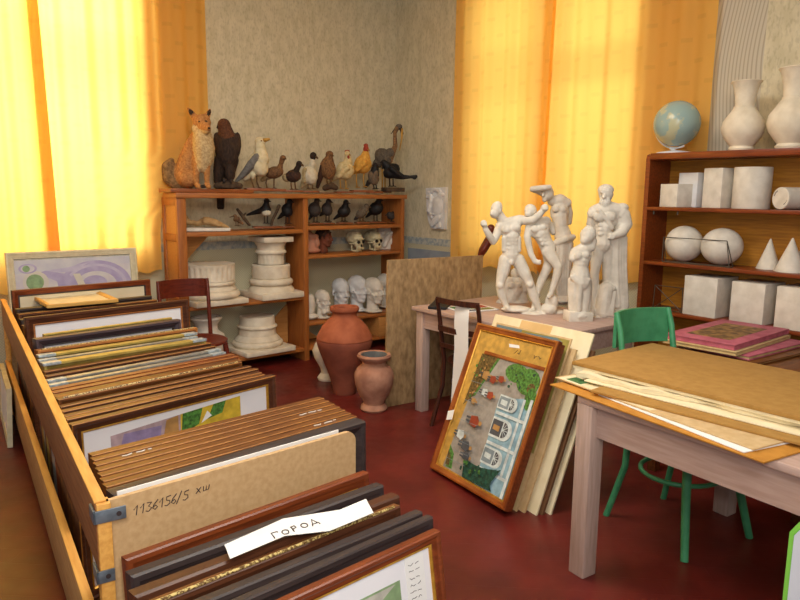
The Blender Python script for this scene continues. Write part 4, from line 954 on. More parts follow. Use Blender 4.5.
def veiled(b):
    b.E(563, 300, 15, 4, 11, 0)
    b.E(547.6, 193, 5.6, 7.2, 6, -3, rot=12); b.L([(545, 197, 2.6, -6), (544.8, 199.5, 2.2, -6)]); b.L([(543.6, 193.5, 1.1, -8.5), (543, 195.5, 1, -9)]); b.L([(548, 195, 3.6, 0), (552, 200, 4.2, 0)])
    b.L([(552, 201, 4.4, 1), (560, 200.5, 6, 2), (566.5, 203, 4.6, 3)])
    b.L([(553, 200, 3.2, 4), (545, 195, 2.6, 2), (538, 191, 2.4, -2), (532.5, 189.4, 2.3, -6)]); b.L([(532.5, 189, 2.4, -7), (539, 188.4, 2.5, -10), (545, 187.6, 2.3, -12), (549.5, 187, 1.9, -11)])
    b.E(559.5, 211.5, 8.8, 11.5, 6.6, 1, rot=-4); b.L([(559.5, 216, 7.6, 1), (561, 227, 6.6, 1), (563, 236, 8.2, 1)]); b.E(556, 209, 3.6, 3, 2, -5); b.E(562.5, 209.5, 3.6, 3, 2, -4.5)
    b.L([(567, 204, 3.6, 4), (569.5, 213, 3, 6), (569, 222, 2.6, 8)])
    b.E(564.5, 240, 10, 5, 7.5, 1, rot=18); b.L([(556, 243, 3, -4), (566, 239, 3, -6), (573, 237, 2.4, -1)])
    b.L([(561, 244, 6.6, 0), (560.5, 260, 5.6, -1), (560, 276, 4.4, 0), (561, 290, 3.6, 1), (560, 298, 3.4, -1)]); b.L([(567, 244, 6, 2), (566.5, 262, 5.4, 2), (566, 280, 4.4, 2), (566, 297, 3.8, 2)])
    for k in range(5): b.L([(558+k*3, 242, 1.5, -5+k*.6), (557.5+k*2.6, 268, 1.3, -4.6+k*.6), (558+k*2.4, 294, 1.4, -3+k*.5)])
statue('draped_statue', 'tall plaster statue shielding its brow with one raised arm, hips draped', 563, 300, veiled)
def venus(b):
    b.E(578, 315, 10, 5, 9, 0); s_ = b.tr.s; b.extra.box(b.tr.p(578, 316), (25*s_, 17*s_, 10*s_), rot=(0, .06, -.5), bev=.004)
    b.E(587, 236, 5.4, 7, 6, 0, rot=20); b.E(590, 233, 4.6, 7, 6, 2, rot=26, m=1); b.E(584.6, 240, 3.2, 3.6, 3, -3); b.L([(585.5, 243, 3.4, 0), (584, 248, 4, 0)])
    b.L([(575.5, 252, 3.8, 0), (583, 250, 5.6, 0), (590.5, 247, 3.8, 1)]); b.L([(590.5, 247, 3.6, 1), (592.5, 241, 3, 2), (591.5, 236, 2.4, 3)]); b.L([(575, 252, 3.4, 0), (573, 258, 3, -1)])
    b.E(582, 256, 8.4, 8, 6, 0, rot=8); b.E(578.5, 256, 3, 3, 2.4, -5); b.E(585.5, 255, 3, 3, 2.4, -5)
    b.L([(581.5, 260, 7, 0), (580.5, 267, 6.4, 0), (580, 275, 8.4, 0), (580, 282, 9.2, 0)]); b.L([(576, 283, 5.6, -1), (575.5, 295, 5, -1), (575.6, 308, 4.4, -1)]); b.L([(584.5, 283, 5.6, 0), (584.5, 295, 5, 0), (583, 308, 4.4, 0)])
    b.L([(573, 277, 2, -5), (580, 284, 2.2, -7), (587.5, 280, 2, -5)]); b.L([(580, 285, 2, -7), (579, 297, 2, -6), (578, 309, 2.4, -5)]); b.L([(571.5, 280, 2.4, 0), (571, 294, 2.2, 0), (572, 308, 2.6, 0)]); b.L([(588.6, 281, 2.4, 2), (588.4, 296, 2.2, 2), (587, 309, 2.6, 2)])
statue('venus_statue', 'armless draped plaster woman statue in front, turned to the right', 578, 320, venus, grow=1.4)
def herc(b):
    b.E(609, 314, 15, 3, 12, 2); s_ = b.tr.s; b.extra.box(b.tr.p(608.5, 316.5, 2), (34*s_, 22*s_, 5.5*s_), rot=(0, 0, -.62), bev=.004); b.extra.box(b.tr.p(606.5, 303, -5), (15*s_, 10*s_, 26*s_), rot=(-.12, .12, -.6), bev=.012); b.E(597, 314, 6, 3, 6, -1)
    b.E(606, 194, 6.6, 7.6, 6.8, 0); b.E(605.8, 190, 7.4, 5.4, 7.2, 1, m=1); b.E(605, 202.5, 5.4, 6.4, 4.8, -3, m=1); b.L([(604.4, 194, 1.3, -6), (604, 197, 1.5, -7)]); b.L([(601.5, 192, 1.2, -5.4), (608.5, 192, 1.2, -5.4)]); b.E(611.6, 195, 1, 2, 1.4, 0)
    b.L([(605.5, 200, 4.6, 0), (606, 206, 5.6, 1)])
    b.L([(595, 212, 6.4, 0), (606, 209.5, 8.6, 1), (618, 211, 7, 1)]); b.E(605.5, 218, 12.4, 12, 8, 0); b.E(599.5, 217, 6, 4.6, 3, -7); b.E(609.5, 217, 6, 4.6, 3, -7)
    for k in range(3):
        for s in (-1, 1): b.E(603.6+s*2.8, 225+k*4.4, 2.5, 2.2, 1.6, -6.6)
    b.E(593, 213.5, 5.2, 5.6, 5.4, 0); b.L([(592.6, 215, 4.4, 1), (590.8, 224, 3.8, 4), (592, 232, 3, 7)])
    b.L([(604, 226, 9, 0), (603, 236, 8, 0), (602, 244, 9, 0)]); 
    b.E(621, 213, 7, 7, 6.6, 0); b.L([(623, 215, 6.6, 0), (626, 224, 5.8, -1), (622, 232, 4.6, -4), (614.5, 235.5, 3.2, -7)]); b.E(612, 236, 3, 2.8, 2.6, -8)
    for k in range(4): b.L([(611+k*1.2, 235+.3*k, 1, -10), (609.6+k*1.2, 238, 1, -10)])
    b.L([(598, 246, 6.6, 0), (596.6, 258, 5.8, -1), (595.4, 269, 4.2, -2), (594.6, 273, 4, -2), (594.4, 281, 4.2, -1), (593.8, 294, 2.8, -1), (593.6, 307, 2.6, -1)]); b.L([(593.6, 309, 2.4, -2), (591.6, 311.6, 2.2, -7)])
    b.L([(607, 246, 6.4, 1), (608, 262, 5.6, 2), (608, 280, 5, 3), (608, 300, 5, 3)])
    b.L([(620, 224, 6, 2), (619.5, 245, 6.6, 3), (619.5, 270, 6.6, 4), (620.5, 295, 7, 4), (621, 312, 7, 4)])
    for k in range(6): b.L([(612+k*2.6, 238, 1.9, -4+abs(k-2)), (611.5+k*2.7, 268, 1.7, -3+abs(k-2)), (613+k*2.7, 306, 2, -2+abs(k-2))])
    b.L([(599, 211, 1.8, -8), (606, 219, 1.6, -8.6), (612, 228, 1.7, -8)]); b.E(622, 207.5, 6, 4, 6.6, 1)
    b.L([(606, 289, 7, -4), (604, 300, 7.6, -4), (602, 312, 7.6, -4)]); b.E(608, 288, 8, 4, 6, -3, rot=-10)
statue('bearded_statue', 'plaster statue of a bearded man in a heavy cloak, rightmost on the table', 607, 316, herc)

# drawing things on the table by the dark chair
p = onz(440, 298, TZ)
t = thing('pencil_case', 'black flat pencil case lying on the left end of the back table', 'pencil case', (3.23, 3.50, TZ+.001), .05)
obj('case_body', MB().box((.0, 0, .011), (.13, .32, .02), rot=(0, 0, -.95), bev=.004), 'black_plastic', parent=t)
t = thing('magazine', 'open colourful magazine lying beside the black pencil case', 'magazine', (3.32, 3.28, TZ+.001), -.2)
obj('pages', MB().box((0, 0, .004), (.30, .22, .007), bev=.001), 'paper', parent=t)
cols = [('art_green', (70, 120, 70)), ('art_red', (176, 66, 52)), ('art_olive', (140, 140, 70)), ('art_navy', (52, 60, 86))]
for n, c in cols: mat(n, c, tuple(v*.8 for v in c), 30, .6)
m = MB()
for k, (x, y, w_, h_) in enumerate([(-.07, .03, .13, .13), (.07, .04, .12, .10), (.06, -.06, .13, .07), (-.07, -.08, .12, .05)]): m.box((x, y, .0078), (w_, h_, .0008), mi=k)
obj('printed_pictures', m, [n for n, c in cols], parent=t)

# ------------------------------------------------------------------ board and chairs round the back table
a, c = onz(395, 412), onz(490, 399)
d = (Vector((c.x, c.y, 0))-Vector((a.x, a.y, 0))); L_ = .80; ang = math.atan2(d.y, d.x)
t = thing('drawing_board', 'big stained brown drawing board leaning against the back table end', 'drawing board', (2.950, 3.775, .001), (.015, 0, ang+.13))
obj('board', MB().bb((0, -.011, 0), (.86, .011, 1.08), bev=.003), 'drawing_board', parent=t)
obj('batten', MB().bb((.02, .012, .08), (.07, .03, 1.0), bev=.003).bb((.78, .012, .08), (.83, .03, 1.0), bev=.003), 'drawing_board', parent=t)

def bentwood(name, label, loc, rot, m, seat_z=.45, back_z=.87, back='rails', w=.40, ring_z=.26, lean=.05, splay=.045, rail_h=.035):
    """sitter faces +Y, back at -Y"""
    t = thing(name, label, 'chair', loc, rot)
    def part(n, mb, **k): return obj(n, mb, m, parent=t, **k)
    R = w/2
    part('seat', MB().lathe([(0, seat_z-.03), (R-.02, seat_z-.03), (R, seat_z-.02), (R, seat_z-.006), (R-.012, seat_z), (R-.04, seat_z-.004), (0, seat_z-.008)], n=40))
    q = R*.80
    for sx in (-1, 1):
        part('leg', MB().tube([(sx*q*.9, q*.8, seat_z-.02), (sx*(q*.93+splay*.4), q*.85+splay*.4, seat_z*.5), (sx*(q+splay), q*.9+splay*1.2, 0)], [.02, .019, .017], 12))
        pts = [(sx*(q+splay*.6), -q*1.05-splay*1.6, 0), (sx*q*.98, -q*1.0-.01, seat_z*.6), (sx*q*.98, -q*1.0, seat_z), (sx*q, -q*1.05-lean, back_z-.08), (sx*q, -q*1.08-lean*1.3, back_z)]
        part('back_leg', MB().tube(pts, [.015, .016, .016, .014, .013], 12))
    part('ring_stretcher', MB().tube([((q+splay*.2)*math.cos(2*PI*k/28), (q*.98)*math.sin(2*PI*k/28)-.01, ring_z) for k in range(28)], .011, 10, closed=True))
    def rail(z0, h, bow, yb, thick=.014):
        mb = MB(); n = 14; A = []
        for k in range(n+1):
            u = -1+2*k/n; y = yb-bow*(1-u*u); A.append((u*(q+.008), y))
        for (x0, y0), (x1, y1) in zip(A[:-1], A[1:]): mb.bar((x0, y0, z0), (x1, y1, z0), thick, h)
        return mb
    yb = -q*1.07-lean*1.2
    if back == 'rails':
        part('top_rail', rail(back_z-.01, .035, .03, yb)); part('back_rail', rail(seat_z+(back_z-seat_z)*.52, .035, .03, yb+lean*.5)); part('back_rail', rail(seat_z+.10, .03, .02, yb+lean*.9))
    else:
        part('backrest', rail(back_z-rail_h/2, rail_h, .06, yb-.006, .016))
    return t
bentwood('bentwood_chair', 'dark brown bentwood chair pushed under the back table behind the paper strip', (3.22, 3.10, 0), -PI/2+.10, 'chair_dark', back_z=.875, w=.42, seat_z=.46, ring_z=.30)
t = bentwood('bentwood_chair', 'green painted bentwood chair standing between the near table and the cabinet', (2.925, 1.49, 0), PI-.18, 'green_paint', back_z=1.0, back='panel', w=.44, rail_h=.17, seat_z=.46, ring_z=.285, lean=.08)
# red brown chair beyond the crate
bentwood('bentwood_chair', 'red brown chair with glossy curved backrest behind the crate of frames', (1.965, 4.82, 0), PI-.06, 'chair_red', back_z=.872, back='panel', w=.47, rail_h=.14, lean=.03)
# curved wooden piece behind the lunging statue
w = onz(480, 290, TZ)
def scroll(b): b.L([(487, 232, 3.2, 0), (491, 228, 4, 0), (493.5, 232, 3.4, 0), (489, 240, 4.6, 0), (483, 250, 4.4, 0), (478.5, 260, 2, 0), (476.5, 266, 1.6, 0)])
t = thing('carved_chair', 'chair with a curved red brown carved back standing behind the back table', 'chair', (4.17, 3.55, 0), 0)
tr = Trace(487, 250, (4.02, 3.65, .93))
off = Vector((4.05, 3.72, 0)); 
q = onx(486, 246, 4.05); tr = Trace(486, 246, q); b = Body(tr); scroll(b)
o = b.build('carved_back', ['chair_red'], .007, parent=t); o.location = q-Vector((4.17, 3.55, 0))
obj('back_post', MB().bar((q.x-4.17-.04, q.y-3.55+.05, .44), (q.x-4.17-.055, q.y-3.55+.07, q.z-.10), .03, .03, bev=.004), 'chair_red', parent=t)
obj('seat', MB().box((.02, .28, .44), (.36, .40, .03), bev=.01), 'chair_red', parent=t)
for sx, sy in ((-.12, .12), (.16, .12), (-.12, .44), (.16, .44)): obj('leg', MB().bar((sx, sy, 0), (sx, sy, .426), .032, .032, bev=.004), 'chair_red', parent=t)

# ------------------------------------------------------------------ picture frames
def moulding(name, w, h, bw, th, mats, parent, gilt=False):
    """mats: [outer/back, face, lip]"""
    prof = [(0, 0), (0, th*(.90 if gilt else .80)), (bw*.07, th*.98), (bw*.28, th), (bw*.42, th*.86), (bw*.62, th*.80), (bw*.80, th*.66), (bw*.90, th*.70), (bw, th*.55), (bw, 0)]
    return obj(name, MB().ring(w, h, prof, [0, 3 if gilt else 1, 1, 1, 1, 1, 2, 2, 2, 0]), list(mats)+['gilt_line'], parent=parent, angle=25)
def framed(label, loc, rot, w, h, bw, th, mats, inner=('mat_white',), matw=.0, art=None, cat='picture frame', group=None, name='framed_picture', corners=False, beads=False, glass=False):
    t = thing(name, label, cat, loc, rot, group)
    moulding('frame_moulding', w, h, bw, th, mats, t, gilt=mats[2] == 'gold' and group == 'framed pictures standing in the crate')
    obj('backing_board', MB().bb((-w/2+.006, -.004, .006), (w/2-.006, .004, h-.006)), 'backing', parent=t)
    obj('mat_board', MB().bb((-w/2+bw-.004, -th*.42, bw-.004), (w/2-bw+.004, -.0045, h-bw+.004)), inner[0], parent=t)
    if art: art(t, -th*.42-.0006)
    if corners:
        for sx in (-1, 1): obj('corner_ornament', MB().bb((sx*(w/2+.001), -th*1.03, h-.012), (sx*(w/2-.075), .001, h+.0015), bev=.001), 'fr_corner', parent=t)
    if beads:
        m = MB(); n = 60
        m.tube([(-w/2+.02, -th*.72, h+.001), (w/2-.02, -th*.72, h+.001)], .0045, 6); obj('bead_strip', m, 'beads', parent=t)
    return t
def flat(t, name, polys, y, mats):
    """thin printed shapes on a sheet: polys = (material index, [(x, z)...]) stacked by .2 mm"""
    m = MB()
    for k, (mi, pts) in enumerate(polys): m.prism([(x, y-.0002*(k+1), z) for x, z in pts], (0, .00015, 0), mi=mi)
    return obj(name, m, mats, parent=t, smooth=False)
def circ(cx, cz, r, n=20, rz=None, a0=0, a1=2*PI):
    rz = rz or r; return [(cx+r*math.cos(a0+(a1-a0)*k/n), cz+rz*math.sin(a0+(a1-a0)*k/n)) for k in range(n)]
def strokes(name, polys, rad, m, parent, **k):
    """hand lettering as thin pen strokes"""
    mb = MB()
    for pts in polys:
        if len(pts) > 1: mb.tube(pts, rad, 5)
    return obj(name, mb, m, parent=parent, **k)
GLY = {  # hand written shapes in a unit box
 '1': [[(.1, .6), (.45, 1), (.4, 0)]], '3': [[(.1, .95), (.6, .9), (.3, .55), (.65, .3), (.35, 0), (.05, .12)]], '6': [[(.6, 1), (.2, .55), (.1, .2), (.35, 0), (.6, .2), (.4, .45), (.15, .3)]],
 '5': [[(.65, 1), (.2, .95), (.2, .6), (.55, .5), (.6, .2), (.3, 0), (.05, .1)]], '/': [[(0, -.15), (.5, 1.15)]], 'x': [[(0, 0), (.55, .6)], [(.05, .6), (.5, 0)]], 'w': [[(0, .6), (.05, .05), (.3, .1), (.35, .55), (.36, .08), (.62, .1), (.7, .6)]],
 'G': [[(.1, 0), (.15, 1), (.75, .95), (.72, .8)]], 'O': [[(.35+.32*math.cos(q*PI/6+1), .42+.4*math.sin(q*PI/6+1)) for q in range(13)]], 'P': [[(.1, 0), (.15, .95)], [(.15, .9), (.5, .95), (.55, .6), (.15, .45)]],
 'D': [[(.0, -.2), (.05, .1), (.75, .1), (.75, -.25)], [(.12, .1), (.4, 1), (.65, .1)]], ' ': []}
def write(text, x, z, h, y, step=.72, slant=.12):
    out = []
    for ch in text:
        for st in GLY[ch]: out.append([(x+(px+slant*pz)*h, y, z+pz*h) for px, pz in st])
        x += step*h
    return out
def scribble(x, z, L, h, y, n=9, seed=1):
    r = random.Random(seed); return [[(x+L*k/n+r.uniform(-.3, .3)*L/n, y, z+r.uniform(0, h)) for k in range(q, min(q+4, n))] for q in range(0, n, 4)]

# ------------------------------------------------------------------ framed painting leaning at the back table
for n, c in [('road_grey', (166, 158, 148)), ('sky_blue', (146, 182, 196)), ('house_white', (214, 224, 222)), ('leaf_green', (92, 150, 66)), ('fir_green', (44, 92, 74)), ('door_dark', (84, 86, 92)), ('coat_red', (160, 66, 44)), ('coat_ochre', (186, 140, 82)), ('hedge_brown', (120, 96, 52)), ('arch_grey', (136, 150, 156)), ('amber_mat', (206, 160, 74)), ('art_yellow', (224, 190, 60)), ('art_violet', (158, 140, 180)), ('art_mauve', (190, 164, 170)), ('art_pale', (204, 200, 186)), ('pastel_green', (150, 178, 130))]:
    k_ = .55 if n in ('leaf_green', 'fir_green', 'hedge_brown') else .84; mat(n, c, tuple(v*k_ for v in c), 70 if k_ < .8 else 26, .55)
FX, FY, FYAW, FT, FR = 2.4289, 2.3914, -1.7309, .3872, .0312
FMAT = Matrix.Rotation(FYAW, 4, 'Z') @ Matrix.Rotation(-FT, 4, 'X') @ Matrix.Rotation(-FR, 4, 'Y')
def lean(z0=0.0, back=0.0, side=0.0): 
    M = Matrix.Translation((FX, FY, z0)) @ FMAT; o = M @ Vector((side, back, 0)); return o, FMAT.to_euler()
o, e = lean(.0105+.003)
mat('frame_amber', (158, 84, 34), (126, 60, 22), 10, .28); mat('glass_amber', (214, 166, 84), (202, 152, 70), 4, .3)
t = thing('framed_painting', 'framed painting of people and arched houses, turned sideways, leaning on the boards', 'framed painting', o, e)
w, h, bw = .66, .868, .042
moulding('frame_moulding', w, h, bw, .032, ['fr_red', 'frame_amber', 'gold'], t)
obj('backing_board', MB().bb((-w/2+.006, -.004, .006), (w/2-.006, .002, h-.006)), 'backing', parent=t)
obj('mat_board', MB().bb((-w/2+bw-.004, -.014, bw-.004), (w/2-bw+.004, -.0045, h-bw+.004)), 'amber_mat', parent=t)
# inner fillet at the top and left
obj('inner_fillet', MB().bb((-.20, -.020, .705), (w/2-bw+.002, -.0142, .725), bev=.002), 'frame_amber', parent=t)
y = -.0145
x0, x1, z0, z1 = -.24, .285, .042, .705     # picture area, x to the right, z up
PM = ['road_grey', 'sky_blue', 'house_white', 'leaf_green', 'fir_green', 'door_dark', 'coat_red', 'coat_ochre', 'hedge_brown', 'arch_grey']
P_ = [(0, [(x0, z0), (x1, z0), (x1, z1), (x0+.05, z1)])]
P_ += [(8, [(x0, .40), (x0+.055, .46), (x0+.16, z1), (x0+.02, z1)]), (3, [(x0+.055, .46), (x0+.075, .47), (x0+.18, z1), (x0+.16, z1)])]
P_ += [(3, [(-.215, .05), (-.16, .05), (-.18, .13), (-.235, .17)]), (8, [(-.225, .06), (-.19, .06), (-.2, .11), (-.235, .14)])]
P_ += [(1, [(.055, z0), (x1, z0), (x1, .56), (.03, .50)])]
P_ += [(3, circ(.20, .63, .085, 14, .07)), (3, circ(.10, .655, .09, 12, .05)), (8, circ(.235, .60, .03, 9)), (3, circ(.25, .55, .04, 11, .06))]
for zc, hh, dm in ((.205, .075, 9), (.355, .085, 5), (.49, .06, 9)):
    P_ += [(2, [(.045, zc-hh-.008), (x1-.02, zc-hh-.008), (x1-.02, zc-hh+.008), (.045, zc-hh+.008)]), (2, [(.215, zc-hh+.01), (.232, zc-hh+.01), (.232, zc+hh-.01), (.215, zc+hh-.01)])]
    P_ += [(2, [(.04, zc-hh*.62), (.15, zc-hh*.62)] + [(.15+hh*.62*math.sin(PI*k/10)*1.0, zc-hh*.62*math.cos(PI*k/10)) for k in range(11)] + [(.04, zc+hh*.62)])]
    P_ += [(dm, [(.045, zc-hh*.48), (.125, zc-hh*.48), (.125, zc+hh*.48), (.045, zc+hh*.48)]), (5, [(.132, zc-hh*.48)]+[(.135+hh*.46*math.sin(PI*k/10), zc-hh*.48*math.cos(PI*k/10)) for k in range(11)])]
    for k in range(1, 6): a = PI*k/6; P_ += [(2, [(.134, zc-.002), (.135+hh*.44*math.sin(a), zc-hh*.46*math.cos(a)-.002), (.135+hh*.44*math.sin(a), zc-hh*.46*math.cos(a)+.002), (.134, zc+.002)])]
    P_ += [(2 if dm == 9 else 7, [(.06, zc-.012), (.11, zc-.016), (.11, zc+.012), (.06, zc+.014)])]
P_ += [(2, [(x1-.02, z0), (x1, z0), (x1, .55), (x1-.02, .55)])]
for k in range(7):
    a = k*.028; P_ += [(4, [(-.05+a*.9, .045), (.20-a*.2, .05+a*.15), (.05+a, .12+a*.3), (-.08+a, .14-a*.2)])]
for (cx, cz, c, s_) in [(-.115, .595, 7, 1.1), (-.05, .585, 6, .9), (-.08, .505, 2, .9), (-.03, .50, 6, .9), (-.145, .44, 7, .7), (-.085, .34, 6, 1.35), (-.16, .245, 2, 1.1), (-.09, .20, 5, 1.2), (-.06, .15, 5, 1.0), (.02, .60, 6, .8)]:
    P_ += [(c, [(cx-.028*s_, cz-.016*s_), (cx+.012*s_, cz-.024*s_), (cx+.03*s_, cz), (cx+.012*s_, cz+.024*s_), (cx-.028*s_, cz+.018*s_)]), (7, circ(cx+.036*s_, cz, .010*s_, 10)), (5, [(cx-.055*s_, cz-.010*s_), (cx-.028*s_, cz-.012*s_), (cx-.028*s_, cz-.003*s_), (cx-.055*s_, cz-.002*s_)]), (5, [(cx-.055*s_, cz+.004*s_), (cx-.028*s_, cz+.004*s_), (cx-.028*s_, cz+.013*s_), (cx-.055*s_, cz+.012*s_)])]
rp = random.Random(5)
for k in range(60):      # leaves, paving joints and ivy dabs
    q = rp.random()
    if q < .4: cx, cz, c = .14+rp.uniform(-.06, .12), .62+rp.uniform(-.06, .06), rp.choice([3, 3, 4, 8])
    elif q < .7: cx, cz, c = -.16+rp.uniform(-.05, .05), .56+rp.uniform(-.12, .12), rp.choice([8, 3, 7]); cx = min(cx, -.235+(cz-.40)*.5+.03)
    else: cx, cz, c = .04+rp.uniform(-.10, .15), .09+rp.uniform(-.04, .05), rp.choice([4, 4, 3])
    r_ = rp.uniform(.004, .011); P_.append((c, circ(max(x0+.012, cx), cz, r_, 7, r_*rp.uniform(.6, 1.4))))
for k in range(9):
    cz = .10+k*.055; P_.append((9, [(-.20+.05*(k % 2), cz), (-.03, cz+.004), (-.03, cz+.006), (-.20+.05*(k % 2), cz+.0025)]))
flat(t, 'painted_street', P_, y, PM)
obj('torn_sticker', MB().prism([(-.03, -.0145, .795), (.05, -.0145, .80), (.06, -.0145, .785), (-.02, -.0145, .778)], (0, -.0006, 0)), 'paper', parent=t)
obj('paper_tag', MB().prism([(-.325, -.033, .335), (-.275, -.033, .355), (-.268, -.033, .30), (-.315, -.033, .285)], (0, -.001, 0)), 'paper', parent=t)
strokes('pencil_scribble', scribble(.03, .75, .06, .03, -.0147, 9, 4)+scribble(.18, .745, .07, .03, -.0147, 9, 6), .0014, 'ink', t)
o, e = lean(.014, .045, -.022)
framed('second wooden frame leaning directly behind the framed street painting', o, e, .66, .86, .042, .032, ['fr_red', 'fr_red', 'gold'], ('mat_cream',))
# boards and sheets leaning between the painting and the table
def leaning(name, label, back, side, w, h, th, m, cat='board', extra=None, dz=.014, group=None):
    o, e = lean(dz, back, side); t = thing(name, label, cat, o, e, group)
    obj('sheet', MB().bb((-w/2, -th, 0), (w/2, 0, h), bev=.001), m, parent=t)
    if extra: extra(t, th, w, h)
    return t
def blue_olive(t, th, w, h):
    flat(t, 'painted_area', [(0, [(-w/2+.01, .3), (w/2-.01, .3), (w/2-.01, h-.01), (-w/2+.01, h-.01)]), (1, [(-w/2+.01, .3), (-w*.12, .3), (-w*.12, h-.01), (-w/2+.01, h-.01)]), (1, [(-.05, h-.02), (.1, h-.05), (.25, h-.03), (.2, h-.012)])], -th-.0002, ['olive_paint', 'blue_paint'])
mat('olive_paint', (164, 146, 70), (140, 128, 62), 9, .7); mat('blue_paint', (96, 124, 140), (116, 128, 118), 9, .7)
leaning('painted_board', 'board with blue and olive paint showing above the framed street painting', .078, .01, .60, .905, .006, 'cardboard_pale', 'painting', blue_olive)
leaning('board', 'grey brown board edge leaning behind the framed street painting', .105, .05, .58, .86, .012, 'cardboard_pale', group='boards leaning at the back table')
def tan_strip(t, th, w, h):
    flat(t, 'tan_strip', [(0, [(-.16, h-.17), (.09, h-.17), (.10, h-.004), (-.15, h-.004)])], -th-.0002, ['tan_paper'])
mat('tan_paper', (222, 188, 132), (212, 176, 118), 9, .8)
leaning('large_board', 'large cream board with a tan paper strip leaning on the table front', .135, .0, .78, .96, .010, 'sheet_cream', 'board', tan_strip)
leaning('board', 'brown edged board standing behind the large cream board', .165, .09, .62, .88, .014, 'backing', group='boards leaning at the back table')
leaning('board', 'pale board at the back of the leaning stack beside the table leg', .195, .12, .60, .84, .010, 'sheet_cream', group='boards leaning at the back table')

# paper strip over the chair back
m = MB(); X = 2.985
ya, yb = onx(456, 330, X).y, onx(470, 330, X).y
zt = onx(462, 303, X).z
bm = m.bm; prof = [(X+.10, zt-.035), (X+.07, zt-.012), (X+.035, zt-.001), (X+.005, zt-.012), (X-.012, zt-.04), (X-.016, zt-.12), (X-.010, zt-.3), (X-.02, zt-.5), (X-.03, zt-.68)]
for off_ in (0, .0012):
    r_ = [(bm.verts.new((x-off_, ya, z+off_)), bm.verts.new((x-off_, yb, z+off_))) for x, z in prof]
    for q, s_ in zip(r_[:-1], r_[1:]): bm.faces.new((q[0], q[1], s_[1], s_[0]))
tag(obj('paper_strip', m, 'paper', angle=80), 'long white paper strip hanging over the dark brown chair back', 'paper strip')

# ------------------------------------------------------------------ near table with folders
table('near_table', 'pinkish lilac painted table in the right foreground under cardboard folders', 2.695-.55, 2.695+.55, .881-.65, .881+.65, .757, leg=.078, apr=.13, inset=.0, rot=-.104, setb=.035)
# thin sheets: four floor-plan corners built from a corner, its front direction and size
def sheet(name, label, z, p0, p1, depth, th, m, cat, mats2=None, group=None, skew=0, sag=0, part=None):
    a, b_ = onz(*p0, z), onz(*p1, z); a.z = b_.z = 0; d = (b_-a); L = d.length; d.normalize(); n = Vector((-d.y, d.x, 0)); 
    if n.x < 0: n = -n
    ang = math.atan2(d.y, d.x); t = tag(obj(name, MB().bb((0, 0, 0), (L, depth, th), bev=min(.001, th*.2)), m, loc=(a.x, a.y, z-th), rot=(0, 0, ang+skew)), label, cat, group)
    return t, L
z = .758
sh = []
sheet('cardboard_sheet', 'orange brown cardboard sheet at the bottom of the pile on the near table', z+.007, (550, 384), (764, 462), .74, .006, 'card_orange', 'sheet')
sheet('paper_sheet', 'white paper sheet sticking out of the pile near its right end', z+.012, (598, 394), (744, 452), .60, .004, 'paper', 'sheet')
t, L = sheet('print_sheet', 'pale print with a small green picture in the near table pile', z+.018, (555, 377), (754, 449), .66, .005, 'cardboard_pale', 'sheet')
m = MB(); m.box((.09, .05, .0055), (.09, .06, .0008)); obj('green_picture', m, 'art_green', parent=t)
m = MB(); m.bb((.012, .005, .0051), (L*.55, .3, .0054)); obj('pale_margin', m, 'sheet_cream', parent=t)
sheet('cardboard_sheet', 'brown cardboard sheet in the middle of the near table pile', z+.028, (590, 390), (812, 446), .62, .009, 'cardboard', 'sheet')
sheet('paper_sheet', 'cream drawing paper sheet above the brown cardboard in the pile', z+.034, (584, 380), (812, 438), .64, .005, 'sheet_cream', 'sheet')
# soft padded sheet with a wavy front edge
a, b_ = onz(576, 372, z+.056), onz(815, 424, z+.056); d = Vector((b_.x-a.x, b_.y-a.y, 0)); L = d.length; ang = math.atan2(d.y, d.x)
m = MB(); bm = m.bm; nx, ny = 60, 10; G0 = []; rnd = random.Random(3)
def wav(u, v): return .003*math.sin(u*19+1)*(1-v)+.003*math.sin(u*43)*(1-v)**2
for top in (0, 1):
    g = []
    for i in range(nx+1):
        row = []
        for j in range(ny+1):
            u, v = i/nx*L, j/ny; yy = v*.64+(.012*math.sin(u*15)+.006*math.sin(u*37))*(1-v)
            row.append(bm.verts.new((u, yy, (.014 if top else 0)+(wav(u, v) if top else 0))))
        g.append(row)
    G0.append(g)
for g in G0:
    for i in range(nx):
        for j in range(ny): bm.faces.new((g[i][j], g[i+1][j], g[i+1][j+1], g[i][j+1]))
for i in range(nx):
    for j in (0, ny): bm.faces.new((G0[0][i][j], G0[0][i+1][j], G0[1][i+1][j], G0[1][i][j]))
for j in range(ny):
    for i in (0, nx): bm.faces.new((G0[0][i][j], G0[0][i][j+1], G0[1][i][j+1], G0[1][i][j]))
tag(obj('padded_folder', m, 'sheet_cream', loc=(a.x, a.y, z+.036), rot=(0, 0, ang)), 'soft cream padded folder with a wavy edge under the top cardboard', 'folder')
t, L = sheet('cardboard_folder', 'large olive brown cardboard folder lying on top of the near table pile', z+.082, (572, 361), (818, 421), .62, .016, 'cardboard', 'folder')
obj('paper_edge', MB().bb((.004, .004, -.012), (L-.004, .628, -.0002)), 'sheet_cream', parent=t)

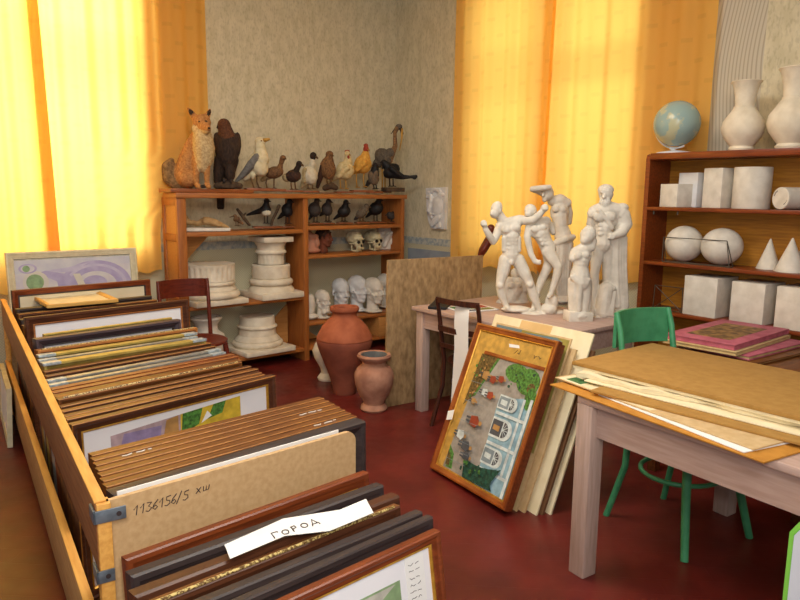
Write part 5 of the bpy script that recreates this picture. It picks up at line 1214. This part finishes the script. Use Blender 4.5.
# ------------------------------------------------------------------ albums on a small table beside the cabinet
q0 = onz(700, 345, .70)
t = thing('side_table', 'small brown wooden table behind the near table carrying pink albums', 'table', (3.77, 1.62, 0), -.04)
obj('table_top', MB().bb((-.36, -.52, .675), (.36, .36, .70), bev=.003), 'fr_gild_brown', parent=t)
for sx in (-.31, .31):
    for sy in (-.47, .31): obj('leg', MB().bb((sx-.025, sy-.025, 0), (sx+.025, sy+.025, .675), bev=.003), 'fr_gild_brown', parent=t)
def album(label, cx, cy, L, dep, ang, z, th, mats, deco=None, page='album_board'):
    t = thing('album', label, 'album', (cx, cy, z), ang, 'albums on the small brown table'); x, y = L/2, dep/2
    obj('cover', MB().bb((-x, -y, th-.006), (x, y, th), bev=.001).bb((-x, -y, 0), (x, y, .006), bev=.001).bb((x-.004, -y, .0), (x, y, th), bev=.001), mats, parent=t)
    obj('pages', MB().bb((-x+.005, -y+.005, .006), (x-.005, y-.005, th-.006)), page, parent=t)
    if deco: obj('cover_picture', MB().bb((-x*.72, -y*.62, th), (x*.66, y*.62, th+.0006)), 'album_picture', parent=t)
    return t
album('brown board album at the bottom right of the pink album stack', 3.86, 1.60, .70, .36, -.10, .702, .016, 'fr_gild_brown')
album('pink lilac album under the others, sticking out at the right', 3.87, 1.66, .64, .36, -.06, .719, .024, 'album_pink')
album('pale board album directly under the topmost pink album', 3.82, 1.745, .70, .40, .02, .744, .022, 'album_board')
album('topmost pink album with an engraved picture on its cover', 3.84, 1.755, .70, .385, .02, .767, .030, 'album_pink', True, 'album_pink')

# white plastic panel at the lower right edge
p = onz(790, 532, .42)
t = thing('seat_shell', 'white plastic shell with a green edge at the lower right photo edge', 'seat shell', (1.87, .648, 0), -YAW)
obj('face_sheet', MB().prism([(0, 0, 0), (.18, 0, 0), (.18, 0, .76), (.07, 0, .76), (.0, 0, .675)], (0, -.02, 0)), 'white_plastic', parent=t)
obj('green_border', MB().prism([(-.002, -.002, 0), (.0, -.002, 0), (.0, -.002, .675), (.07, -.002, .76), (.18, -.002, .76), (.18, -.002, .762), (.069, -.002, .762), (-.002, -.002, .676)], (0, -.018, 0)), 'green_edge', parent=t)

# ------------------------------------------------------------------ crate of framed pictures
CA = Vector((.421, 1.655, 0)); CU = Vector((.103378, .994642, 0)); CW = Vector((.994642, -.103378, 0)); CL = 3.62; CWD = .80
cang = math.atan2(CW.y, CW.x)       # local X = width, local Y = length
t = thing('picture_crate', 'long wooden crate with board sides, filled with framed pictures, at the left', 'crate', CA, cang)
def crate(n, mb, m): return obj(n, mb, m, parent=t)
crate('upper_board', MB().bb((-.012, .0, .625), (.010, CL, .80), bev=.002), ['crate_board'])
crate('rail_cap', MB().bb((-.014, .0, .80), (.014, CL, .806), bev=.002), 'crate_edge')
crate('lower_board', MB().bb((-.014, -.02, .13), (.010, CL, .375), bev=.002), 'crate_lower')
crate('lower_cap', MB().bb((-.016, -.02, .375), (.012, CL, .381), bev=.002), 'crate_edge')
crate('right_board', MB().bb((CWD+.095, .15, .10), (CWD+.115, 2.25, .36), bev=.002), 'crate_board')
crate('right_board', MB().bb((CWD+.16, 2.26, .10), (CWD+.18, 2.95, .36), bev=.002), 'crate_board')
crate('floor_board', MB().bb((0, .04, .085), (CWD+.095, CL, .10)), 'backing')
for y in (0, CL-.05):
    crate('corner_post', MB().bb((-.01, y-.012, 0), (.022, y+.03, .80), bev=.002), 'crate_edge')
    crate('corner_post', MB().bb((CWD+.08, min(y, 2.06)+.12, 0), (CWD+.115, min(y, 2.06)+.16, .40), bev=.002), 'crate_edge')
crate('end_panel', MB().bb((0, CL, .1), (CWD, CL+.016, .70)), 'fibreboard')
# near fibreboard panel, turned a little, one corner rounded
pa, pb = onz(104, 504, .80), onz(357, 431, .80); pl = (pb-pa).length; pang = math.atan2((pb-pa).y, (pb-pa).x)-cang
R_ = .035
pts = [(0, 0, .40), (pl, 0, .40)]+[(pl-R_+R_*math.cos(a), 0, .80-R_+R_*math.sin(a)) for a in [k*PI/2/6 for k in range(7)]]+[(0, 0, .80)]
pn = obj('near_panel', MB().prism(pts, (0, .014, 0)), 'fibreboard', parent=t, loc=(.008, .0, 0), rot=(0, 0, pang), smooth=False)
strokes('handwriting', write('1136156/5', .066, .742, .025, -.0008, .66)+write('xw', .236, .750, .025, -.0008, .82), .0013, 'ink', pn)
for z in (.755, .60):
    b_ = crate('metal_bracket', MB().bb((-.020, -.018, z), (.055 if z > .7 else .022, -.013, z+.032), bev=.001).bb((-.020, -.018, z), (-.014, .04, z+.032), bev=.001), 'galvanised')
    obj('screw', MB().lathe([(0, -.002), (.006, -.001), (.006, .001), (0, .001)], n=14, M=Matrix.Rotation(PI/2, 4, 'X'), c=(.038 if z > .7 else .006, -.019, z+.016)), 'ink', parent=b_)

def crate_frame(label, tt, z, right, yaw, th, bw, mats, left=.03, zb=.102, tilt=.05, group='framed pictures standing in the crate', **k):
    w = (right-left)/math.cos(yaw); h = (z-zb)/math.cos(tilt)
    d = CW*math.cos(yaw)+CU*math.sin(yaw); n = Vector((-d.y, d.x, 0))
    base = CA+CU*tt+CW*left+d*(w/2)-n*(h*math.sin(tilt)); base.z = zb
    rot = Euler((-tilt, 0, math.atan2(d.y, d.x)))
    return framed(label, base, rot, w, h, bw, th, mats, group=group, **k)
rd = math.radians
BR = ['fr_brown', 'fr_brown', 'gold']; RD = ['fr_red', 'fr_red', 'gold']; GB_ = ['fr_gild_brown', 'fr_gild_brown', 'gold']; DKF = ['fr_dark', 'fr_dark', 'fr_dark']; PLM = ['fr_plum', 'fr_plum', 'fr_dark']
OR = ['fr_orange', 'fr_orange', 'gold']; OL = ['fr_olive', 'fr_olive', 'fr_olive']; SV = ['fr_silver', 'fr_silver', 'fr_corner']; BG = ['fr_gild_brown', 'fr_brown', 'gold']
def yellow_art(t, y):
    w = .60
    flat(t, 'flower_painting', [(0, [(-.30, .12), (.26, .12), (.26, .60), (-.30, .575)]), (4, [(-.30, .42), (-.12, .44), (-.10, .565), (-.25, .57)]), (1, [(-.03, .12), (.26, .12), (.26, .60), (-.02, .588)]), (2, [(-.02, .50), (.06, .53), (.08, .592), (-.01, .588)]), (2, [(.10, .54), (.17, .55), (.19, .597), (.13, .594)]), (3, [(.07, .53), (.12, .55), (.10, .575)]), (5, [(-.10, .5), (-.03, .5), (-.03, .587), (-.08, .58)])], y, ['art_mauve', 'art_yellow', 'leaf_green', 'paper', 'art_violet', 'coat_ochre'])
# the run of frames from the near panel to the far end
crate_frame('dark frame standing first behind the white sheet and fibreboard panel', .100, .788, .858, rd(11), .055, .05, DKF, tilt=.02)
for k in range(7):
    lab = ['gilt edged brown frame nearest the dark frame in its tight stack', 'second gilt edged brown frame of the tight stack', 'third gilt edged brown frame of the tight stack, with chalk marks', 'fourth gilt edged brown frame of the tight stack', 'fifth gilt edged brown frame of the tight stack', 'sixth gilt edged brown frame of the tight stack', 'gilt edged brown frame farthest back in the tight stack'][k]
    tf = crate_frame(lab, .158+k*.036, .782+.002*k, .868-.003*k, rd(10.5), .033, .03, ['fr_gild_brown', 'fr_gild_brown', 'gold'], tilt=.05)
    wz = max(v.co.z for ch in tf.children for v in ch.data.vertices)
    if k in (0, 3): strokes('chalk_scribble', [[(x, yy-.016+((z_-.0)*.5), wz+.0008) for x, yy, z_ in st] for st in scribble(.26, 0, .10, .018, 0, 10, 3+k)], .0019, 'chalk', tf)
    if k in (4,): strokes('chalk_scribble', [[(x, yy-.016+((z_-.0)*.5), wz+.0008) for x, yy, z_ in st] for st in scribble(-.34, 0, .10, .018, 0, 10, 12)], .0019, 'chalk', tf)
crate_frame('brown frame with wide white mat and yellow flower painting, mid crate', .80, .757, .872, rd(16), .034, .042, ['fr_brown', 'fr_brown', 'gold'], art=yellow_art, tilt=.03)
crate_frame('plain brown frame leaning just behind the yellow flower painting', .86, .735, .855, rd(16), .034, .035, BR)
seq = [
 (.915, .742, .86, BG, 'brown frame with gold lip, second behind the yellow flower painting', {}),
 (.97, .738, .865, BR, 'dark brown frame with pencilled note on its top edge, right of centre', {}),
 (1.02, .742, .87, BG, 'gold lipped brown frame before the beaded frame', {}),
 (1.075, .745, .855, BR, 'brown frame leaning directly before the beaded frame', {}),
 (1.135, .757, .83, ['fr_brown', 'fr_gild_brown', 'gold'], 'brown frame with a beaded gold strip along its top', dict(beads=True)),
 (1.19, .75, .85, BG, 'gold lipped brown frame right behind the beaded frame', {}),
 (1.245, .742, .86, BR, 'second brown frame behind the beaded frame', {}),
 (1.30, .742, .88, RD, 'reddish brown frame sticking out farthest to the right', {}),
 (1.355, .742, .875, RD, 'reddish brown frame just before the silver pair', {}),
 (1.42, .742, .85, SV, 'silver frame with pale corners, nearer one of the long silver pair', dict(corners=True)),
 (1.475, .748, .845, SV, 'silver frame with pale corners, farther one of the long silver pair', dict(corners=True)),
 (1.53, .755, .835, BR, 'brown frame between the silver pair and the olive gold frame', {}),
 (1.585, .762, .83, BG, 'brown frame with thin gold line before the olive gold frame', {}),
]
for tt, z, r_, mt, lab, kw in seq: crate_frame(lab, tt, z, r_, rd(14.5), .036, .034, mt, **kw)
crate_frame('wide olive gold frame with silvered corners, nearer of the two', 1.66, .784, .805, rd(11.5), .052, .045, OL, corners=True)
crate_frame('thin brown frame between the two olive gold frames', 1.715, .772, .80, rd(11.5), .030, .03, BR)
crate_frame('thin silver frame between the two olive gold frames', 1.76, .775, .80, rd(11.5), .030, .03, SV, corners=True)
crate_frame('olive gold frame with silvered corners, farther of the two', 1.82, .786, .81, rd(11.5), .044, .04, OL, corners=True)
crate_frame('orange brown carved frame before the plum coloured frame', 1.885, .797, .835, rd(12), .048, .04, OR, beads=True)
crate_frame('plum coloured wide frame before the large white matted frame', 1.96, .838, .765, rd(13), .05, .045, PLM)
crate_frame('thin greenish gold frame just behind the plum coloured frame', 2.01, .845, .735, rd(13), .028, .025, OL, left=.08)
crate_frame('large brown frame with blank white mat, tallest in the middle of the crate', 2.40, .87, .955, rd(13), .03, .05, ['fr_brown', 'fr_brown', 'fr_orange'], tilt=.04)
for k, (tt, z, r_) in enumerate([(2.62, .79, .86), (2.78, .80, .86), (2.92, .81, .87), (3.06, .82, .87)]):
    crate_frame(['dark frame lying low just behind the large white matted frame', 'second dark frame behind the large white matted frame', 'third dark frame, under the small light frame', 'fourth dark frame, nearest the far maroon frame'][k], tt, z, r_, rd(11), .05, .05, DKF if k % 2 else BR)
crate_frame('maroon frame with cream mat at the far end of the crate', 3.28, .905, .925, rd(11), .03, .045, ['fr_dark', 'fr_red', 'fr_dark'], inner=('mat_cream',), tilt=.04)
# small light frame lying flat on the dark frames
c4 = [onz(x, y, .84) for x, y in ((34.7, 294), (96, 288), (115, 302.5), (41, 307))]
ctr = sum(c4, Vector())/4; dx = (c4[1]-c4[0]+c4[2]-c4[3]); ang = math.atan2(dx.y, dx.x)
framed('small light wooden frame lying flat on top of the dark frames in the crate', ctr+Vector((-.29*math.sin(ang)*-1, -.29*math.cos(ang), -.012+.0)), Euler((-PI/2, 0, ang)), .42, .58, .03, .022, ['fr_light', 'fr_light', 'fr_light'], ('fr_cream',), group=None)

# white sheet standing behind the near panel
ang = cang+pang; o = CA+CU*.028+CW*.035
tag(obj('white_sheet', MB().bb((.01, 0, .12), (.70, .004, .806)), 'paper', loc=(o.x, o.y, 0), rot=(0, 0, ang)), 'white sheet standing between the fibreboard panel and the dark frame', 'sheet')

# frames leaning outside the near panel
def front_frame(label, left, right, z, th, bw, mats, tilt=.10, **k):
    a, b_ = onz(*left, z), onz(*right, z); d = b_-a; w = d.length; ang = math.atan2(d.y, d.x); n = Vector((-math.sin(ang), math.cos(ang), 0))
    h = z/math.cos(tilt)-.004; base = (a+b_)/2-n*(h*math.sin(tilt)); base.z = .003
    return framed(label, base, Euler((-tilt, 0, ang)), w, h, bw, th, mats, group='framed pictures leaning on the near crate panel', **k)
front_frame('mahogany frame leaning directly on the fibreboard panel', (121, 556), (363, 470), .70, .03, .05, RD)
front_frame('wide blackish frame, second from the fibreboard panel', (125, 571), (376, 482), .70, .04, .06, DKF)
front_frame('brown stepped frame under the handwritten paper label', (128, 590), (391, 492), .70, .042, .06, ['fr_brown', 'fr_brown', 'fr_orange'])
front_frame('brown frame with a patterned gold strip, before the stepped one', (140, 603), (394, 503), .70, .03, .05, BG, beads=True)
front_frame('black frame, farther of the two dark ones behind the front picture', (150, 617), (416, 509), .70, .03, .05, DKF)
front_frame('black frame directly behind the white matted front picture', (160, 630), (427, 514), .70, .026, .05, DKF)
def green_art(t, y):
    w = .60
    flat(t, 'green_landscape', [(0, [(-.2, .16), (.215, .16), (.215, .625), (-.2, .625)]), (1, [(.0, .55), (.10, .57), (.20, .62), (-.05, .62)]), (2, [(.05, .49), (.20, .45), (.20, .55), (.12, .58)])], y, ['pastel_green', 'art_pale', 'leaf_green'])
    obj('caption_label', MB().bb((.235, y-.0012, .545), (.297, y-.0004, .672)), 'paper', parent=t)
    lines = []
    for k in range(6): lines += scribble(.245, .560+k*.017, .042, .006, y-.0016, 7, 20+k)
    strokes('caption_text', lines, .0007, 'ink', t)
front_frame('mahogany framed green landscape with white mat, nearest to the camera', (168, 648), (433, 528), .70, .028, .034, ['fr_red', 'fr_red', 'gold'], art=green_art, tilt=.16)

# paper label with the word lying on the front frames
z = .722
pts = [onz(x, y, z) for x, y in ((224.5, 545), (283, 519), (340, 510), (366, 499), (373.5, 513), (330, 531), (285, 536), (230, 559))]
ctr = sum(pts, Vector())/len(pts); d = pts[3]-pts[0]; ang = math.atan2(d.y, d.x); MI = Matrix.Rotation(-ang, 3, 'Z')
lp = [MI @ (p-ctr) for p in pts]
t = thing('paper_label', 'torn white paper label with a handwritten word lying across the front frames', 'paper label', (ctr.x, ctr.y, z), ang)
obj('label_paper', MB().prism([(p.x, p.y, 0) for p in lp], (0, 0, .001)), 'paper', parent=t, smooth=False)
wr = write('GOPOD', -.098, 0, .027, 0, 1.0, .1)
q0 = lp[0]
obj('lettering', (lambda mb: ([mb.tube([(x, z_-.010+.03*x, .0016) for x, y_, z_ in st], .0016, 5) for st in wr], mb)[1])(MB()), 'ink', parent=t)

# ------------------------------------------------------------------ pastel picture by the window, canvases at the far left
for n, c1, c2 in [('pastel_ground', (214, 210, 204), (196, 190, 200)), ('pastel_violet', (164, 152, 190), (186, 176, 202)), ('pastel_lilac', (200, 192, 210), (184, 176, 200)), ('pastel_cream', (216, 208, 186), (204, 198, 190)), ('pastel_mist', (206, 204, 206), (192, 190, 200))]: mat(n, c1, c2, 12, .6)
def pastel(t, y):
    def arc(cx, cz, r0, r1, q, a0=0, a1=PI): return [(cx+r1*math.cos(a0+(a1-a0)*k/20), cz+q*r1*math.sin(a0+(a1-a0)*k/20)) for k in range(21)]+[(cx+r0*math.cos(a1+(a0-a1)*k/20), cz+q*r0*math.sin(a1+(a0-a1)*k/20)) for k in range(21)]
    P = [(0, [(-.398, .06), (.398, .06), (.398, 1.045), (-.398, 1.045)]), (5, [(-.398, .95), (.398, .99), (.398, 1.045), (-.398, 1.045)]), (1, arc(.14, .83, .15, .26, .74)), (3, arc(.14, .83, .20, .225, .74)), (1, [(-.32, .93), (-.2, .965), (-.05, .93), (.02, .86), (-.02, .80), (-.12, .80), (-.13, .88), (-.2, .92)]), (3, [(-.2, .965), (-.05, .98), (.1, 1.01), (.0, .95), (-.1, .945)]), (1, circ(.13, .85, .09, 18, .06)), (4, circ(-.27, .885, .085, 22, .08)), (2, circ(-.275, .885, .058, 20)), (1, circ(-.315, .985, .06, 18, .035)), (0, circ(-.315, .985, .045, 18, .026)), (2, circ(-.325, .985, .024, 14)), (4, [(-.02, .93), (.03, .93), (.07, .82), (.03, .80)])]
    flat(t, 'pastel_drawing', P, y, ['pastel_ground', 'pastel_violet', 'pastel_green', 'pastel_lilac', 'pastel_cream', 'pastel_mist'])
pl_, pr_ = ony(5, 254, 5.45), ony(130, 247, 5.45)
framed('cream framed pastel with violet arcs leaning under the left window', (1.305, 5.34, .002), Euler((-.10, 0, 0)), .90, 1.105, .05, .035, ['fr_cream', 'fr_cream', 'fr_cream'], ('art_pale',), art=pastel, cat='framed picture', name='framed_pastel')
t = thing('canvas', 'white framed canvas leaning outside the crate at the left photo edge', 'canvas', (.702, 4.87, .003), Euler((0, .05, -.104)))
obj('canvas_cloth', MB().bb((-.012, -.35, .012), (.0, .35, .355)), 'mat_white', parent=t)
m = MB().bb((-.02, -.36, 0), (.006, -.31, .51), bev=.003).bb((-.02, .31, 0), (.006, .36, .51), bev=.003)
obj('frame_moulding', MB().ring(.72, .365, [(0, -.008), (0, .02), (.04, .016), (.04, -.008)], [0]), 'fr_cream', parent=t, rot=(0, 0, -PI/2))
